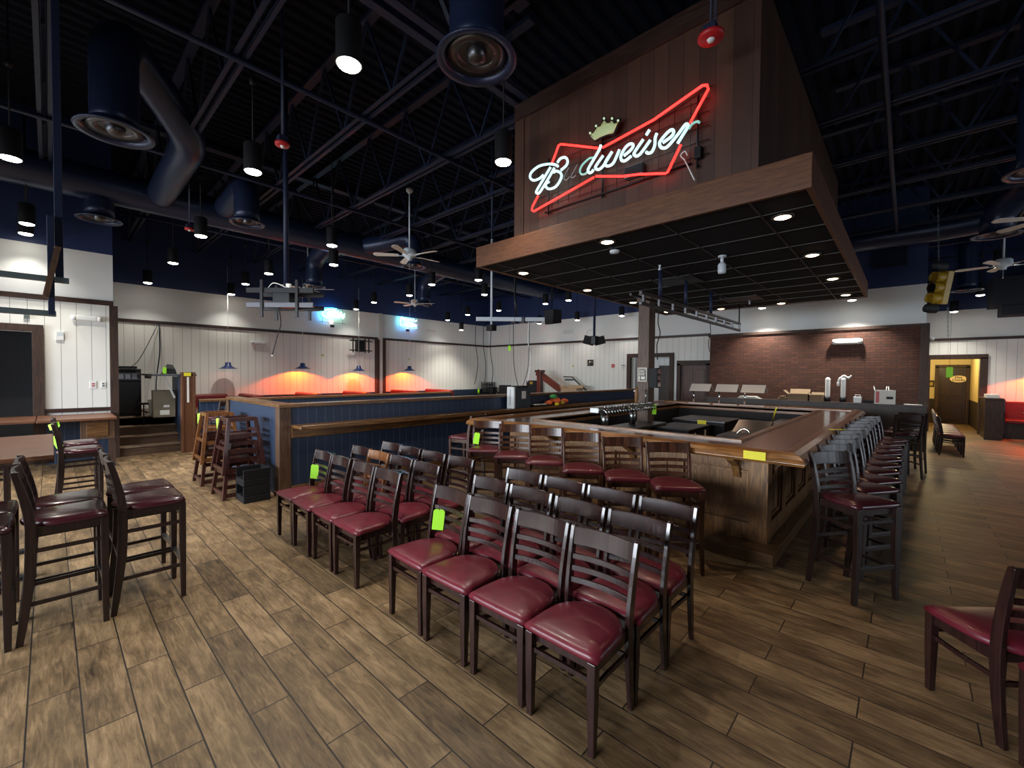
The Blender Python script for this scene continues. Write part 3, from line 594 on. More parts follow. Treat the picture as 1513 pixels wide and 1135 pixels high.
can_light((-1.06, 13.60, 3.60), 'can pendant washing the wall above the brick, right of two', 110); can_light((-3.04, 13.60, 3.60), 'can pendant washing the wall above the brick, left of two', 110)
can_light((1.33, 13.22, 4.0), 'can pendant glowing behind the white fan at right', 50); can_light((1.38, 16.9, 3.9), 'can pendant beside the straight blue duct right of the traffic light', 60); can_light((0.96, 18.1, 3.63), 'can pendant low over the lit hall doorway', 40)
can_light((-13.6, 11.6, 3.5), 'can pendant close to the left wall making a pale scallop', 60)

# ------------------------------------------------------------------ ceiling fans
def make_fan(loc, label, rz=0.3, rod=2.0):
    t = thing('ceiling_fan', label, 'ceiling fan', loc, rz, 'white five-blade ceiling fans')
    MB().lathe([(0.03, 0.16), (0.10, 0.15), (0.13, 0.12), (0.135, 0.03), (0.10, 0.0), (0.05, -0.02), (0.045, -0.06), (0.001, -0.07)], (0, 0, 0), 24, False).build('motor_housing', 'fanwhite', t)
    MB().tube([(0, 0, 0.15), (0, 0, 1.25)], 0.016, 8).build('down_rod', 'whitemetal', t)
    MB().lathe([(0.02, 1.20), (0.065, 1.24), (0.07, 1.28), (0.001, 1.29)], (0, 0, 0), 16, False).build('rod_canopy', 'fanwhite', t)
    MB().tube([(0, 0, -0.07), (0, 0, -0.22)], 0.003, 5).ball((0, 0, -0.23), 0.009, 6).build('pull_chain', 'whitemetal', t)
    for k in range(5):
        a = 2*PI*k/5; R = Matrix.Rotation(a, 4, 'Z') @ Matrix.Rotation(0.2, 4, 'X')
        pts = [(0.20, -0.045), (0.62, -0.065), (0.67, -0.03), (0.67, 0.03), (0.62, 0.065), (0.20, 0.045)]
        b = MB(); v = [R @ Vector((x, y, 0.02)) for x, y in pts]; v2 = [R @ Vector((x, y, 0.028)) for x, y in pts]; n = 6
        b.add(v+v2, [tuple(range(n))[::-1], tuple(range(n, 2*n))]+[(i, (i+1) % n, n+(i+1) % n, n+i) for i in range(n)])
        bo = b.build('blade', 'blade', t)
        MB().bar([R @ Vector((0.08, 0, 0.012)), R @ Vector((0.26, 0, 0.016))], 0.03, 0.006).build('blade_bracket', 'fanwhite', bo)
    return t
f0 = make_fan((-7.07, 4.72, 3.93), 'white five-blade ceiling fan on a long pole, nearest and largest at left', 0.25)
FG = 'white five-blade ceiling fans'
dup(f0, (-11.94, 4.77, 3.93), 0.9, 'white ceiling fan half hidden behind the black double screen bracket', FG)
dup(f0, (-11.80, 8.09, 3.93), 0.6, 'small distant white ceiling fan below the nearest fan', FG)
dup(f0, (1.36, 13.0, 3.93), 0.5, 'white ceiling fan right of the yellow traffic light', FG)
dup(f0, (1.45, 9.55, 3.93), 1.1, 'white ceiling fan cut off by the right edge, blades only', FG)
# alarm discs
def alarm(loc, r, label, top=5.9):
    t = thing('alarm_strobe', label, 'fire alarm', loc, 0, 'red round alarm strobes')
    MB().lathe([(0.001, 0.0), (r*0.9, 0.0), (r, 0.012), (r, 0.03), (r*0.6, 0.045)], (0, 0, 0), 24, False).build('red_disc', 'red', t)
    MB().lathe([(0.001, -0.02), (r*0.2, -0.018), (r*0.3, 0.0)], (0, 0, 0), 12, False).build('strobe_lens', 'white', t)
    MB().box(-0.045, -0.045, 0.03, 0.045, 0.045, 0.10).build('junction_box', 'steel_blue', t, 0.005)
    MB().tube([(0, 0, 0.1), (0, 0, top-loc[2])], 0.011, 6).tube([(0.03, 0.0, 0.1), (0.03, 0.0, top-loc[2])], 0.008, 6).build('conduit', 'steel_blue', t)
alarm((-1.14, 3.40, 4.22), 0.092, 'red alarm disc hanging in front of the wood tower, top right of sign', 6.2)
alarm((-4.93, 1.71, 4.10), 0.072, 'red alarm disc beside the tall screen pole at left'); alarm((-9.02, 1.65, 4.10), 0.072, 'red alarm disc half hidden behind a can pendant, far left')

# ------------------------------------------------------------------ bar island
BX0, BX1, BY0, BY1 = -4.68, -0.58, 4.08, 10.75          # outer edge of the counter
IX0, IX1, IY0, IY1 = -3.93, -1.28, 4.82, 10.05          # inner opening
bar = thing('bar_counter', 'large rectangular oak-panelled bar island with brown counter under the black canopy', 'bar counter')
def rail_loop(mb, side, x0, y0, x1, y1):
    # armrest profile (offset from edge inward, z)
    prof = [(0.0, 0.985), (0.01, 0.965), (0.06, 0.955), (0.19, 0.975), (0.19, 1.045), (0.16, 1.062), (0.10, 1.062), (0.05, 1.048), (0.015, 1.02)]
    c = {'f': [(x0, y0, 1, 1), (x1, y0, -1, 1)], 'r': [(x1, y0, -1, 1), (x1, y1, -1, -1)], 'b': [(x1, y1, -1, -1), (x0, y1, 1, -1)], 'l': [(x0, y1, 1, -1), (x0, y0, 1, 1)]}[side]
    mb.loft([[(px+sx*o, py+sy*o, z) for o, z in prof] for px, py, sx, sy in c])
for side, m in (('f', 'railx'), ('r', 'raily'), ('b', 'railx'), ('l', 'raily')):
    g = MB(); rail_loop(g, side, BX0, BY0, BX1, BY1); g.build('armrest_rail', m, bar, 0.003)
o = 0.185
MB().box(BX0+o, BY0+o, 0.99, BX1-o, IY0, 1.03).box(BX0+o, IY1, 0.99, BX1-o, BY1-o, 1.03).box(BX0+o, IY0, 0.99, IX0, IY1, 1.03).box(IX1, IY0, 0.99, BX1-o, IY1, 1.03).build('countertop', 'laminate', bar)
for m, bx in (('railx', (IX0-0.06, IY0-0.06, IX1+0.06, IY0)), ('railx', (IX0-0.06, IY1, IX1+0.06, IY1+0.06)), ('raily', (IX0-0.06, IY0, IX0, IY1)), ('raily', (IX1, IY0, IX1+0.06, IY1))):
    MB().box(bx[0], bx[1], 0.94, bx[2], bx[3], 1.05).build('inner_trim', m, bar, 0.004)
PX0, PX1, PY0, PY1 = -4.25, -1.00, 4.62, 10.35           # panelled walls
def panels(x0, y0, x1, y1, nx, ny, m, n):
    """Framed oak panelling along a segment, outward normal (nx, ny)."""
    g = MB(); L = math.hypot(x1-x0, y1-y0); ux, uy = (x1-x0)/L, (y1-y0)/L
    def slab(a, b, z0, z1, t): g.box(x0+ux*a, y0+uy*a, z0, x0+ux*b+nx*t, y0+uy*b+ny*t, z1) if t else None
    slab(0, L, 0.0, 0.97, 0.02); p = L/n; w_ = 0.085
    slab(0, L, 0.10, 0.28, 0.055); slab(0, L, 0.80, 0.97, 0.055)
    for i in range(n+1):
        a = max(0, i*p-w_); b = min(L, i*p+w_); slab(a, b, 0.28, 0.80, 0.055)
    for i in range(n):   # thin inner bead
        a, b = i*p+(w_ if i or 1 else 0), (i+1)*p-w_
        for q in ((a+0.02, a+0.045, 0.30, 0.78), (b-0.045, b-0.02, 0.30, 0.78), (a+0.045, b-0.045, 0.30, 0.325), (a+0.045, b-0.045, 0.755, 0.78)): slab(*q, 0.036)
    return g.build('panelling', m, bar, 0.003)
panels(PX0, PY0, PX1, PY0, 0, -1, 'oakz', 4); panels(PX1, PY0, PX1, PY1, 1, 0, 'oakz', 8); panels(PX1, PY1, PX0, PY1, 0, 1, 'oakz', 5); panels(PX0, PY1, PX0, PY0, -1, 0, 'oakz', 8)
MB().box(PX1-0.10, PY0-0.064, 0.1, PX1+0.064, PY0+0.10, 0.965).build('corner_post', 'oakz', bar, 0.004)
# underside sub-top
MB().box(BX0+0.2, BY0+0.2, 0.95, BX1-0.2, PY0, 0.985).build('soffit_board', 'oakx', bar); MB().box(PX1, PY0, 0.95, BX1-0.2, BY1-0.2, 0.985).build('soffit_board', 'oaky', bar)
for x in (-1.25, -2.35, -3.45): MB().prism([(x, PY0-0.04, 0.70), (x, PY0-0.04, 0.95), (x, PY0-0.30, 0.95), (x, PY0-0.27, 0.90), (x, PY0-0.10, 0.82)], 0.07, 0).build('corbel', 'oakz', bar, 0.004)
for y in (4.80, 6.2, 7.6, 9.0): MB().prism([(PX1+0.04, y, 0.70), (PX1+0.04, y, 0.95), (PX1+0.26, y, 0.95), (PX1+0.23, y, 0.90), (PX1+0.10, y, 0.82)], 0.07, 1).build('corbel', 'oakz', bar, 0.004)
MB().box(-4.45, 4.31, 0, -0.835, PY0, 0.115).build('foot_step', 'oakx', bar, 0.006); MB().box(-1.0, PY0, 0, -0.835, 10.45, 0.115).build('foot_step', 'oaky', bar, 0.006)
# inside liner
MB().box(IX0-0.02, IY0-0.05, 0, IX0+0.0, IY1, 0.94).build('inner_liner', 'black', bar); MB().box(IX1, IY0, 0, IX1+0.02, IY1, 0.94).build('inner_liner', 'black', bar); MB().box(IX0, IY0-0.03, 0, IX1, IY0, 0.94).build('inner_liner', 'black', bar); MB().box(IX0, IY1, 0, IX1, IY1+0.02, 0.94).build('inner_liner', 'black', bar)
tag(MB().box(-1.03, 4.075, 0.985, -0.86, 4.083, 1.055).build('yellow_sticker', 'yellow'), 'yellow label stuck on the front corner of the bar rail', 'sticker')
tag(MB().bar([(-0.66, 6.35, 1.064), (-0.55, 6.52, 1.06)], 0.05, 0.004).build('yellow_tape_strip', 'yellow'), 'curled yellow tape strip on the right rail of the bar', 'tape')
# wood column rising from the island to the canopy
col = thing('wood_column', 'square brown timber column between bar and canopy', 'column')
MB().box(-3.465, 6.98, 0, -3.265, 7.22, 3.10).build('post', 'walnutz', col, 0.006)
MB().box(-3.49, 6.955, 2.96, -3.24, 7.245, 3.10).build('column_cap', 'walnutz', col, 0.006)
t = thing('framed_notice', 'small black and white notice in pale frame on the column', 'sign')
MB().box(-3.455, 6.955, 1.585, -3.285, 6.98, 1.825).build('frame', 'paper', t, 0.003); MB().box(-3.438, 6.952, 1.603, -3.302, 6.958, 1.807).build('panel', 'ink', t)
g = MB()
random.seed(3)
for r_, (z, h) in enumerate(((1.78, .014), (1.752, .02), (1.72, .02), (1.69, .02))):
    xx = -3.43
    while xx < -3.32: wd = random.uniform(0.012, 0.03); g.box(xx, 6.950, z, xx+wd, 6.953, z+h); xx += wd+0.006
g.box(-3.43, 6.950, 1.612, -3.405, 6.953, 1.68).box(-3.39, 6.950, 1.62, -3.315, 6.953, 1.675)
g.build('white_print', 'paper', t)
t = thing('column_speaker', 'black box with three bright openings on right side of the column', 'speaker')
MB().box(-3.265, 6.99, 1.48, -3.12, 7.13, 1.82).build('housing', 'black', t, 0.005)
for k in range(3): MB().box(-3.121, 7.02, 1.50+0.11*k, -3.112, 7.12, 1.58+0.11*k).build('opening', 'chrome', t)

# tap tower
t = thing('beer_tap_tower', 'long stainless beer tap tower with a row of chrome faucets in the bar', 'beer tap tower')
MB().box(-3.37, 5.30, 1.14, -3.22, 7.05, 1.23).build('manifold', 'steel', t, 0.012)
for y in (5.60, 6.48): MB().cyl((-3.295, y, 0.90), 0.055, 0.25, 20).build('tower_leg', 'steel', t)
MB().box(-3.42, 5.2, 0.86, -2.98, 7.1, 0.90).build('drip_tray', 'darksteel', t, 0.006)
for k in range(20):
    y = 5.38+0.083*k
    f = MB().tube([(-3.22, y, 1.19), (-3.17, y, 1.19), (-3.14, y, 1.17), (-3.135, y, 1.12)], 0.011, 8).lathe([(0.001, 0), (0.012, 0.002), (0.009, 0.03), (0.013, 0.045), (0.001, 0.05)], (-3.165, y, 1.20), 8).build('faucet', 'chrome', t)
t = thing('tap_handle', 'tall brown wooden tap handle with white tip behind the tap tower', 'tap handle'); MB().lathe([(0.012, 0), (0.028, 0.03), (0.034, 0.16), (0.02, 0.24), (0.012, 0.27)], (-3.30, 6.62, 1.23), 10).build('handle', 'oakz', t); MB().ball((-3.325, 6.60, 1.43), 0.018, 8).build('tip', 'white', t)
tag(MB().cyl((-3.28, 6.92, 1.23), 0.014, 0.22, 10).build('tap_handle', 'steel'), 'slim bright steel tap handle in front of the column', 'tap handle')
# bar equipment inside the island
def machine(name, label, cat, x0, y0, x1, y1, h, m='black', top='blackmetal', z=0.0, lip=0.0, grp=None):
    t = thing(name, label, cat, group=grp)
    MB().box(x0, y0, z, x1, y1, h-0.03).build('body', m, t, 0.008)
    MB().box(x0-0.01, y0-0.01, h-0.03, x1+0.01, y1+0.01, h).build('top_panel', top, t, 0.006)
    return t
t = machine('bottle_cooler', 'black bottle cooler with round white stickers inside the bar', 'cooler', -3.05, 6.65, -2.45, 7.6, 0.86)
for k, (y, z) in enumerate(((6.80, 0.72), (6.80, 0.58), (6.93, 0.74), (6.94, 0.60))): MB().prism([(-2.449, y+0.05*math.cos(a), z+0.05*math.sin(a)) for a in (2*PI*i/14 for i in range(14))], 0.003, 0).build('sticker', 'paper', t)
MB().box(-2.449, 7.35, 0.66, -2.445, 7.42, 0.80).build('sticker', 'paper', t)
t = machine('bottle_cooler', 'second black cooler behind the stickered one, yellow label on lid', 'cooler', -3.2, 7.9, -2.3, 8.8, 0.90, 'black', 'darksteel')
MB().box(-2.75, 7.885, 0.78, -2.60, 7.89, 0.90).build('yellow_label', 'yellow', t)
t = machine('ice_bin', 'dark steel ice bin with sloped lid right of the coolers inside the bar', 'ice bin', -2.15, 7.0, -1.50, 8.1, 0.78, 'darksteel', 'darksteel')
MB().prism([(-2.10, 7.6, 0.78), (-2.10, 8.0, 0.95), (-2.10, 8.05, 0.95), (-2.10, 8.05, 0.78)], 0.5, 0).build('lid', 'darksteel', t); MB().box(-1.95, 7.99, 0.80, -1.80, 8.0, 0.94).build('yellow_label', 'yellow', t)
t = machine('bar_sink', 'stainless sink bench against the right inner side of the bar', 'sink', -1.75, 5.2, -1.30, 6.85, 0.78, 'darksteel', 'steel')
MB().tube(curve_pts([(-1.45, 6.0, 0.78), (-1.45, 6.0, 0.98), (-1.53, 6.0, 1.02), (-1.6, 6.0, 0.95)]), 0.012, 8).build('faucet', 'chrome', t)
machine('bar_sink', 'small steel drainboard bench inside the bar near its back right', 'sink', -1.80, 8.4, -1.30, 9.8, 0.86, 'darksteel', 'steel')
t = machine('back_bar_cabinet', 'long black back bar cabinet under the heat lamps', 'cabinet', -3.9, 10.08, -1.30, 10.5, 0.93, 'black', 'darksteel')
for k in range(3): MB().box(-3.85+0.86*k, 10.065, 0.1, -3.05+0.86*k, 10.08, 0.86).build('door', 'blackmetal', t, 0.004)
tag(MB().box(-3.4, 4.95, 0.80, -1.9, 5.25, 0.84).build('speed_rail', 'darksteel'), 'dark steel bottle rail inside the front run of the bar', 'bottle rail')
tag(MB().tube([(-1.85, 9.25, 0.86), (-1.62, 8.35, 1.16)], 0.012, 8).build('yellow_stick', 'yellow'), 'yellow stick leaning inside the bar', 'stick')
# heat lamps on the back run of the bar
def heat_lamp(x, label):
    t = thing('heat_lamp', label, 'heat lamp', (x, 10.55, 1.03), 0, 'heat lamps on the back of the bar')
    MB().box(-0.10, -0.08, 0, 0.40, 0.08, 0.018).build('base', 'white', t, 0.004)
    MB().tube([(0, 0, 0.018), (0, 0, 0.34)], 0.022, 10).build('post', 'chrome', t)
    MB().prism([(-0.05, -0.16, 0.30), (-0.05, 0.0, 0.47), (-0.05, 0.16, 0.30), (-0.05, 0.14, 0.30), (-0.05, 0.0, 0.45), (-0.05, -0.14, 0.30)], 0.46, 0).build('hood', 'acrylic', t)
    MB().tube([(0.0, 0, 0.40), (0.38, 0, 0.40)], 0.012, 8).build('heat_tube', 'darksteel', t)
heat_lamp(-3.78, 'left heat lamp with frosted slanted hood behind the bar'); heat_lamp(-3.20, 'middle heat lamp with frosted slanted hood behind the bar'); heat_lamp(-2.66, 'right heat lamp with brightest hood behind the bar')
# metal truss below the canopy
t = thing('ceiling_truss', 'grey metal ladder truss hung below the black canopy', 'truss')
for dz in (0, 0.13): MB().box(-2.47, 4.98, 2.57+dz, -2.43, 9.25, 2.61+dz).build('chord', 'darksteel', t, 0.004)
for dz in (0.13,): MB().box(-2.60, 4.98, 2.57+dz, -2.57, 9.25, 2.60+dz).build('chord', 'darksteel', t, 0.004)
for k in range(10): MB().box(-2.465, 5.05+0.46*k, 2.60, -2.435, 5.09+0.46*k, 2.71).build('rung', 'darksteel', t)
for y in (5.55, 6.45, 7.55): MB().tube([(-2.45, y, 2.72), (-2.45, y, 3.10)], 0.026, 10).build('hanger_pole', 'steel_blue', t)
MB().tube([(-2.45, 9.2, 2.72), (-2.45, 9.2, 3.10)], 0.012, 8).build('hanger_pole', 'blackmetal', t)
tag(MB().tube(curve_pts([(-2.44, 5.5, 2.58), (-2.45, 5.5, 2.40), (-2.42, 5.5, 2.25), (-2.46, 5.5, 2.1), (-2.45, 5.5, 1.9)]), 0.007, 6).build('hanging_cable', 'black'), 'thin black cable dangling from the truss right of the column', 'cable')
tag(MB().tube(curve_pts([(-2.44, 7.5, 2.58), (-2.43, 7.5, 2.40), (-2.46, 7.5, 2.25), (-2.44, 7.5, 2.1)]), 0.006, 6).build('hanging_cable', 'black'), 'thin black cable dangling from the right half of the truss', 'cable')
t = thing('security_camera', 'white dome-like camera hanging from the canopy ceiling', 'camera')
MB().cyl((-1.62, 5.35, 3.08), 0.045, 0.02, 14).cyl((-1.62, 5.35, 3.02), 0.018, 0.06, 10).build('mount', 'whitemetal', t); MB().lathe([(0.001, 0), (0.04, 0.005), (0.045, 0.03), (0.045, 0.10), (0.03, 0.125), (0.001, 0.13)], (-1.62, 5.35, 2.89), 16, False).build('housing', 'whitemetal', t)
t = thing('smoke_detector', 'small flat white detector disc on the canopy ceiling', 'detector'); MB().lathe([(0.001, 0), (0.05, 0.004), (0.055, 0.025), (0.055, 0.03)], (-2.46, 4.35, 3.07), 16, False).build('disc', 'whitemetal', t)
for x, y, lb in ((-2.35, 5.3, 'small white sprinkler head on the canopy, left of the truss pole'), (-2.2, 8.9, 'small white sprinkler head on the canopy near the back vent')):
    tag(MB().lathe([(0.02, 0.06), (0.012, 0.05), (0.01, 0.02), (0.022, 0.0), (0.001, -0.002)], (x, y, 3.04), 10, False).build('sprinkler_head', 'whitemetal'), lb, 'sprinkler')

# counter against the brick and its clutter
t = thing('brick_wall_counter', 'long narrow wooden counter along the brick wall', 'counter')
MB().box(-4.55, 13.50, 1.00, 0.36, 14.02, 1.05).build('countertop', 'trimx', t, 0.004); MB().box(-4.5, 13.62, 0, 0.20, 13.64, 1.0).build('front_panel', 'darkpanel', t); MB().box(0.20, 13.47, 0, 0.34, 13.96, 1.0).build('end_panel', 'darkpanel', t, 0.004)
def open_box(name, label, x0, y0, z0, x1, y1, z1, m='cardboard', flap=0.1, fill=None):
    t = thing(name, label, 'box'); w_ = 0.008
    MB().box(x0, y0, z0, x1, y1, z0+w_).box(x0, y0, z0+w_, x0+w_, y1, z1).box(x1-w_, y0, z0+w_, x1, y1, z1).box(x0+w_, y0, z0+w_, x1-w_, y0+w_, z1).box(x0+w_, y1-w_, z0+w_, x1-w_, y1, z1).build('carton', m, t)
    if flap: MB().bar([(x0+(x1-x0)/2, y1, z1), (x0+(x1-x0)/2, y1+flap*0.6, z1+flap*0.8)], x1-x0, 0.005, (0, -1, 1)).build('flap', m, t); MB().bar([(x0, (y0+y1)/2, z1), (x0-flap*0.6, (y0+y1)/2, z1+flap*0.6)], y1-y0, 0.005, (1, 0, 1)).build('flap', m, t)
    return t
open_box('cardboard_box', 'brown open cardboard box on the brick wall counter', -2.38, 13.55, 1.05, -1.92, 13.9, 1.22, flap=0.16)
open_box('cardboard_box', 'smaller tan cardboard box right beside the brown one at brick wall', -1.88, 13.55, 1.05, -1.60, 13.85, 1.21, flap=0.08)
def cup_tube(x, label):
    t = thing('cup_dispenser', label, 'cup stack', (x, 13.75, 1.05), 0, 'tall cup stacks on the brick wall counter')
    MB().cyl((0, 0, 0), 0.065, 0.12, 16).build('base', 'black', t); g = MB()
    g.lathe([(0.052, 0.12)]+[(0.052+(0.006 if k % 2 else 0), 0.14+0.025*k) for k in range(19)]+[(0.03, 0.62), (0.001, 0.625)], (0, 0, 0), 16, False); g.build('cup_stack', 'white', t); return t
cup_tube(-1.52, 'left tall stack of grey-white cups on the brick wall counter'); t = cup_tube(-1.20, 'right tall stack of cups with crumpled plastic sleeve on top')
MB().tube(curve_pts([(-0.10, 0, 0.40), (-0.09, 0, 0.55), (0, 0, 0.66), (0.1, 0, 0.62), (0.16, 0, 0.68)]), [0.02, 0.03, 0.025, 0.035, 0.03]*4+[0.02, 0.02, 0.02, 0.02, 0.02], 8).build('plastic_sleeve', 'white', t)
t = thing('tissue_dispenser', 'small white dispenser with black slot on brick wall counter', 'dispenser'); MB().box(-0.98, 13.6, 1.05, -0.82, 13.72, 1.20).build('body', 'white', t, 0.012); MB().tube([(-0.95, 13.66, 1.2), (-0.95, 13.66, 1.245), (-0.85, 13.66, 1.245), (-0.85, 13.66, 1.2)], 0.008, 6).build('handle', 'white', t)
t = thing('plastic_tray', 'dark plastic tray of small bottles on the brick wall counter', 'tray'); MB().box(-0.80, 13.56, 1.05, -0.60, 13.72, 1.13).build('tray', 'black', t, 0.006)
t = open_box('storage_tote', 'white box with red stripe, handles sticking out, at right on brick counter', -0.58, 13.52, 1.05, -0.20, 13.80, 1.38, 'paper', 0)
MB().box(-0.55, 13.515, 1.08, -0.49, 13.52, 1.35).build('red_stripe', 'red', t); MB().box(-0.36, 13.516, 1.17, -0.24, 13.52, 1.23).build('print', 'ink', t); g = MB()
for a, b in ((-0.52, -0.60), (-0.40, -0.36), (-0.30, -0.33)): g.tube([(a, 13.66, 1.1), (b, 13.66, 1.47)], 0.010, 6)
t2 = thing('utensil_bundle', 'three utensil handles standing in the white tote', 'utensils'); g.build('handles', 'white', t2)
for x0, x1, h, lb in ((-3.62, -3.05, 0.07, 'folded white towel between the heat lamps'), (-2.62, -2.35, 0.11, 'folded tan cloth stack right of the heat lamps')):
    g = MB(); n = 3
    for k in range(n): g.box(x0+0.02*k, 13.6, 1.05+h/n*k, x1-0.05*k, 13.85, 1.05+h/n*(k+1)-0.004)
    tag(g.build('folded_towel', 'paper' if h < 0.1 else 'cardboard', None, 0.01), lb, 'towel')
tag(MB().ball((-2.20-0.1, 13.72, 1.13), 0.10, 12, 0.85).build('plastic_bag', 'white'), 'crumpled translucent bag beside the tan cloth stack', 'bag')
tag(MB().box(-0.05, 13.52, 1.05, 0.26, 13.75, 1.065).build('paper_stack', 'paper'), 'flat white papers at the right end of the brick wall counter', 'paper')

# ------------------------------------------------------------------ blue half wall with drink ledge
struct(MB().box(-6.35, 2.15, 0, -6.22, 12.6, 1.22).box(-8.64, 2.12, 0, -6.35, 2.24, 1.22).build('wall_partition_blue', 'bluewall'))
struct(MB().box(-6.39, 2.08, 1.215, -6.16, 12.7, 1.265).build('trim_1', 'oaky', None, 0.006)); struct(MB().box(-8.70, 2.08, 1.215, -6.39, 2.28, 1.265).build('trim_2', 'oakx', None, 0.006))
struct(MB().box(-6.36, 2.095, 0, -6.20, 2.25, 1.215).build('trim_3', 'walnutz', None, 0.006)); struct(MB().box(-8.72, 2.09, 0, -8.60, 2.25, 1.215).build('trim_4', 'walnutz', None, 0.006))
struct(MB().box(-6.22, 2.25, 0, -6.195, 12.6, 0.13).build('trim_5', 'oaky', None, 0.004)); struct(MB().box(-6.38, 2.08, 0, -6.185, 2.27, 0.06).build('trim_6', 'walnutz', None, 0.004))
t = thing('drink_ledge', 'long varnished wood drink ledge fixed to the blue half wall', 'ledge')
MB().box(-6.22, 2.25, 0.935, -5.90, 12.4, 0.975).build('ledge_top', 'oaky', t, 0.008); MB().box(-6.22, 2.25, 0.79, -6.185, 12.4, 0.935).build('apron', 'oaky', t, 0.004); MB().box(-5.90, 2.25, 0.925, -5.87, 12.4, 0.985).build('edge_rail', 'oaky', t, 0.010)
struct(MB().box(-11.16, 2.16, 0, -11.04, 9.0, 1.05).build('wall_partition_dark', 'bluewall')); struct(MB().box(-11.20, 2.16, 1.05, -11.0, 9.0, 1.10).build('trim_7', 'oaky', None, 0.005))
# booths along the left wall
for i, y in enumerate((3.9, 5.5, 7.1, 9.0, 10.6)):
    t = thing('booth_bench', 'red vinyl double booth bench against the left wall, %s from the near end' % ORD[i], 'booth', group='red booths along the left wall')
    MB().box(-14.62, y-0.10, 0.45, -12.95, y+0.10, 1.06).build('back', 'boothred', t, 0.05); MB().box(-14.62, y-0.55, 0.0, -12.95, y+0.55, 0.36).build('bench_box', 'darkpanel', t)
    for s in (-1, 1): MB().box(-14.62, y+s*0.12, 0.36, -12.95, y+s*0.58, 0.47).build('seat', 'boothred', t, 0.04)
for i, y in enumerate((4.7, 6.3, 8.05, 9.8)):
    t = thing('booth_table', 'booth table under the orange glow at left wall, %s from the near end' % ORD[i], 'table', group='booth tables along the left wall')
    MB().box(-14.6, y-0.30, 0.73, -13.2, y+0.30, 0.77).build('table_top', 'tabletop', t, 0.006); MB().cyl((-13.8, y, 0.02), 0.04, 0.71, 10).build('pedestal', 'black', t); MB().box(-14.1, y-0.25, 0.0, -13.5, y+0.25, 0.02).build('base', 'black', t)
t = thing('wall_bench', 'long dark red bench back against the left wall near the stage', 'booth'); MB().box(-14.66, 2.3, 0.45, -14.4, 3.5, 1.06).build('back', 'boothred', t, 0.04); MB().box(-14.66, 2.3, 0.0, -14.0, 3.5, 0.45).build('seat', 'boothred', t, 0.03)
# orange shade lamps
SP = [(3.47, 1.78, 0), (5.52, 1.81, 1), (7.43, 1.76, 1), (9.53, 1.79, 1)]
for i, (y, z, on) in enumerate(SP):
    t = thing('shade_pendant', ['unlit blue flat-shade pendant on white cord, leftmost of four', 'blue flat-shade pendant with orange light, second of four from the left', 'blue flat-shade pendant with orange light, third of four from the left', 'blue flat-shade pendant with orange light, right of the pilaster'][i], 'pendant light', (-14.25, y, z), 0, 'blue shade pendants along the left wall')
    MB().lathe([(0.24, 0.0), (0.20, 0.020), (0.11, 0.07), (0.078, 0.10), (0.072, 0.18), (0.001, 0.19)], (0, 0, 0), 28, False).build('shade', 'blueshade', t)
    MB().tube([(0, 0, 0.15), (0, 0, 2.9)], 0.006, 6).build('cord', 'white', t); MB().ball((0, 0, 0.135), 0.022, 10).build('bulb', 'orangeglow' if on else 'white', t)
    if on: light('POINT', 'orange_bulb_light', (0, 0, 0.10), (1.0, 0.085, 0.003), 120, parent=t, shadow_soft_size=0.02)
    else: light('POINT', 'orange_bulb_light', (0, 0, 0.10), (1.0, 0.30, 0.25), 1.5, parent=t, shadow_soft_size=0.02)
t = thing('booth_bench', 'red booth bench lit orange at the far right edge', 'booth'); MB().box(1.96, 18.2, 0.0, 4.0, 18.75, 0.42).build('bench_box', 'darkpanel', t); MB().box(1.96, 18.15, 0.42, 4.0, 18.75, 0.52).build('seat', 'boothred', t, 0.03); MB().box(1.96, 18.70, 0.45, 4.0, 18.84, 1.02).build('back', 'boothred', t, 0.03); MB().box(1.93, 18.1, 0.1, 2.03, 18.84, 1.10).build('end_panel', 'darkseat', t, 0.03)
t = thing('booth_table', 'dark booth table at the far right edge beside the orange wall', 'table'); MB().box(2.3, 17.3, 0.72, 3.6, 17.95, 0.76).build('table_top', 'tabletop', t, 0.006); MB().cyl((2.9, 17.6, 0), 0.05, 0.72, 10).build('pedestal', 'black', t)
t = thing('shade_pendant', 'blue shade pendant with orange light beyond the right edge booth', 'pendant light', (2.75, 18.45, 1.80)); MB().lathe([(0.24, 0.0), (0.20, 0.020), (0.11, 0.07), (0.078, 0.10), (0.072, 0.18), (0.001, 0.19)], (0, 0, 0), 28, False).build('shade', 'blueshade', t); MB().tube([(0, 0, 0.15), (0, 0, 4.4)], 0.006, 6).build('cord', 'white', t); MB().ball((0, 0, 0.135), 0.022, 10).build('bulb', 'orangeglow', t)
light('POINT', 'orange_bulb_light', (0, 0, 0.10), (1.0, 0.085, 0.003), 120, parent=t, shadow_soft_size=0.02)
struct(MB().box(1.60, 17.45, 0, 1.90, 18.84, 1.10).build('wall_partition_hall', 'darkpanel')); struct(MB().box(1.57, 17.42, 1.10, 1.93, 18.84, 1.14).build('trim_8', 'trimy', None, 0.004)); struct(MB().box(1.58, 17.43, 0, 1.92, 17.55, 1.10).build('trim_9', 'darktrim', None, 0.004))
tag(MB().box(1.62, 17.6, 1.14, 1.86, 18.2, 1.24).build('paper_stack', 'paper', None, 0.01), 'stack of white papers on the partition beside the hall door', 'paper')

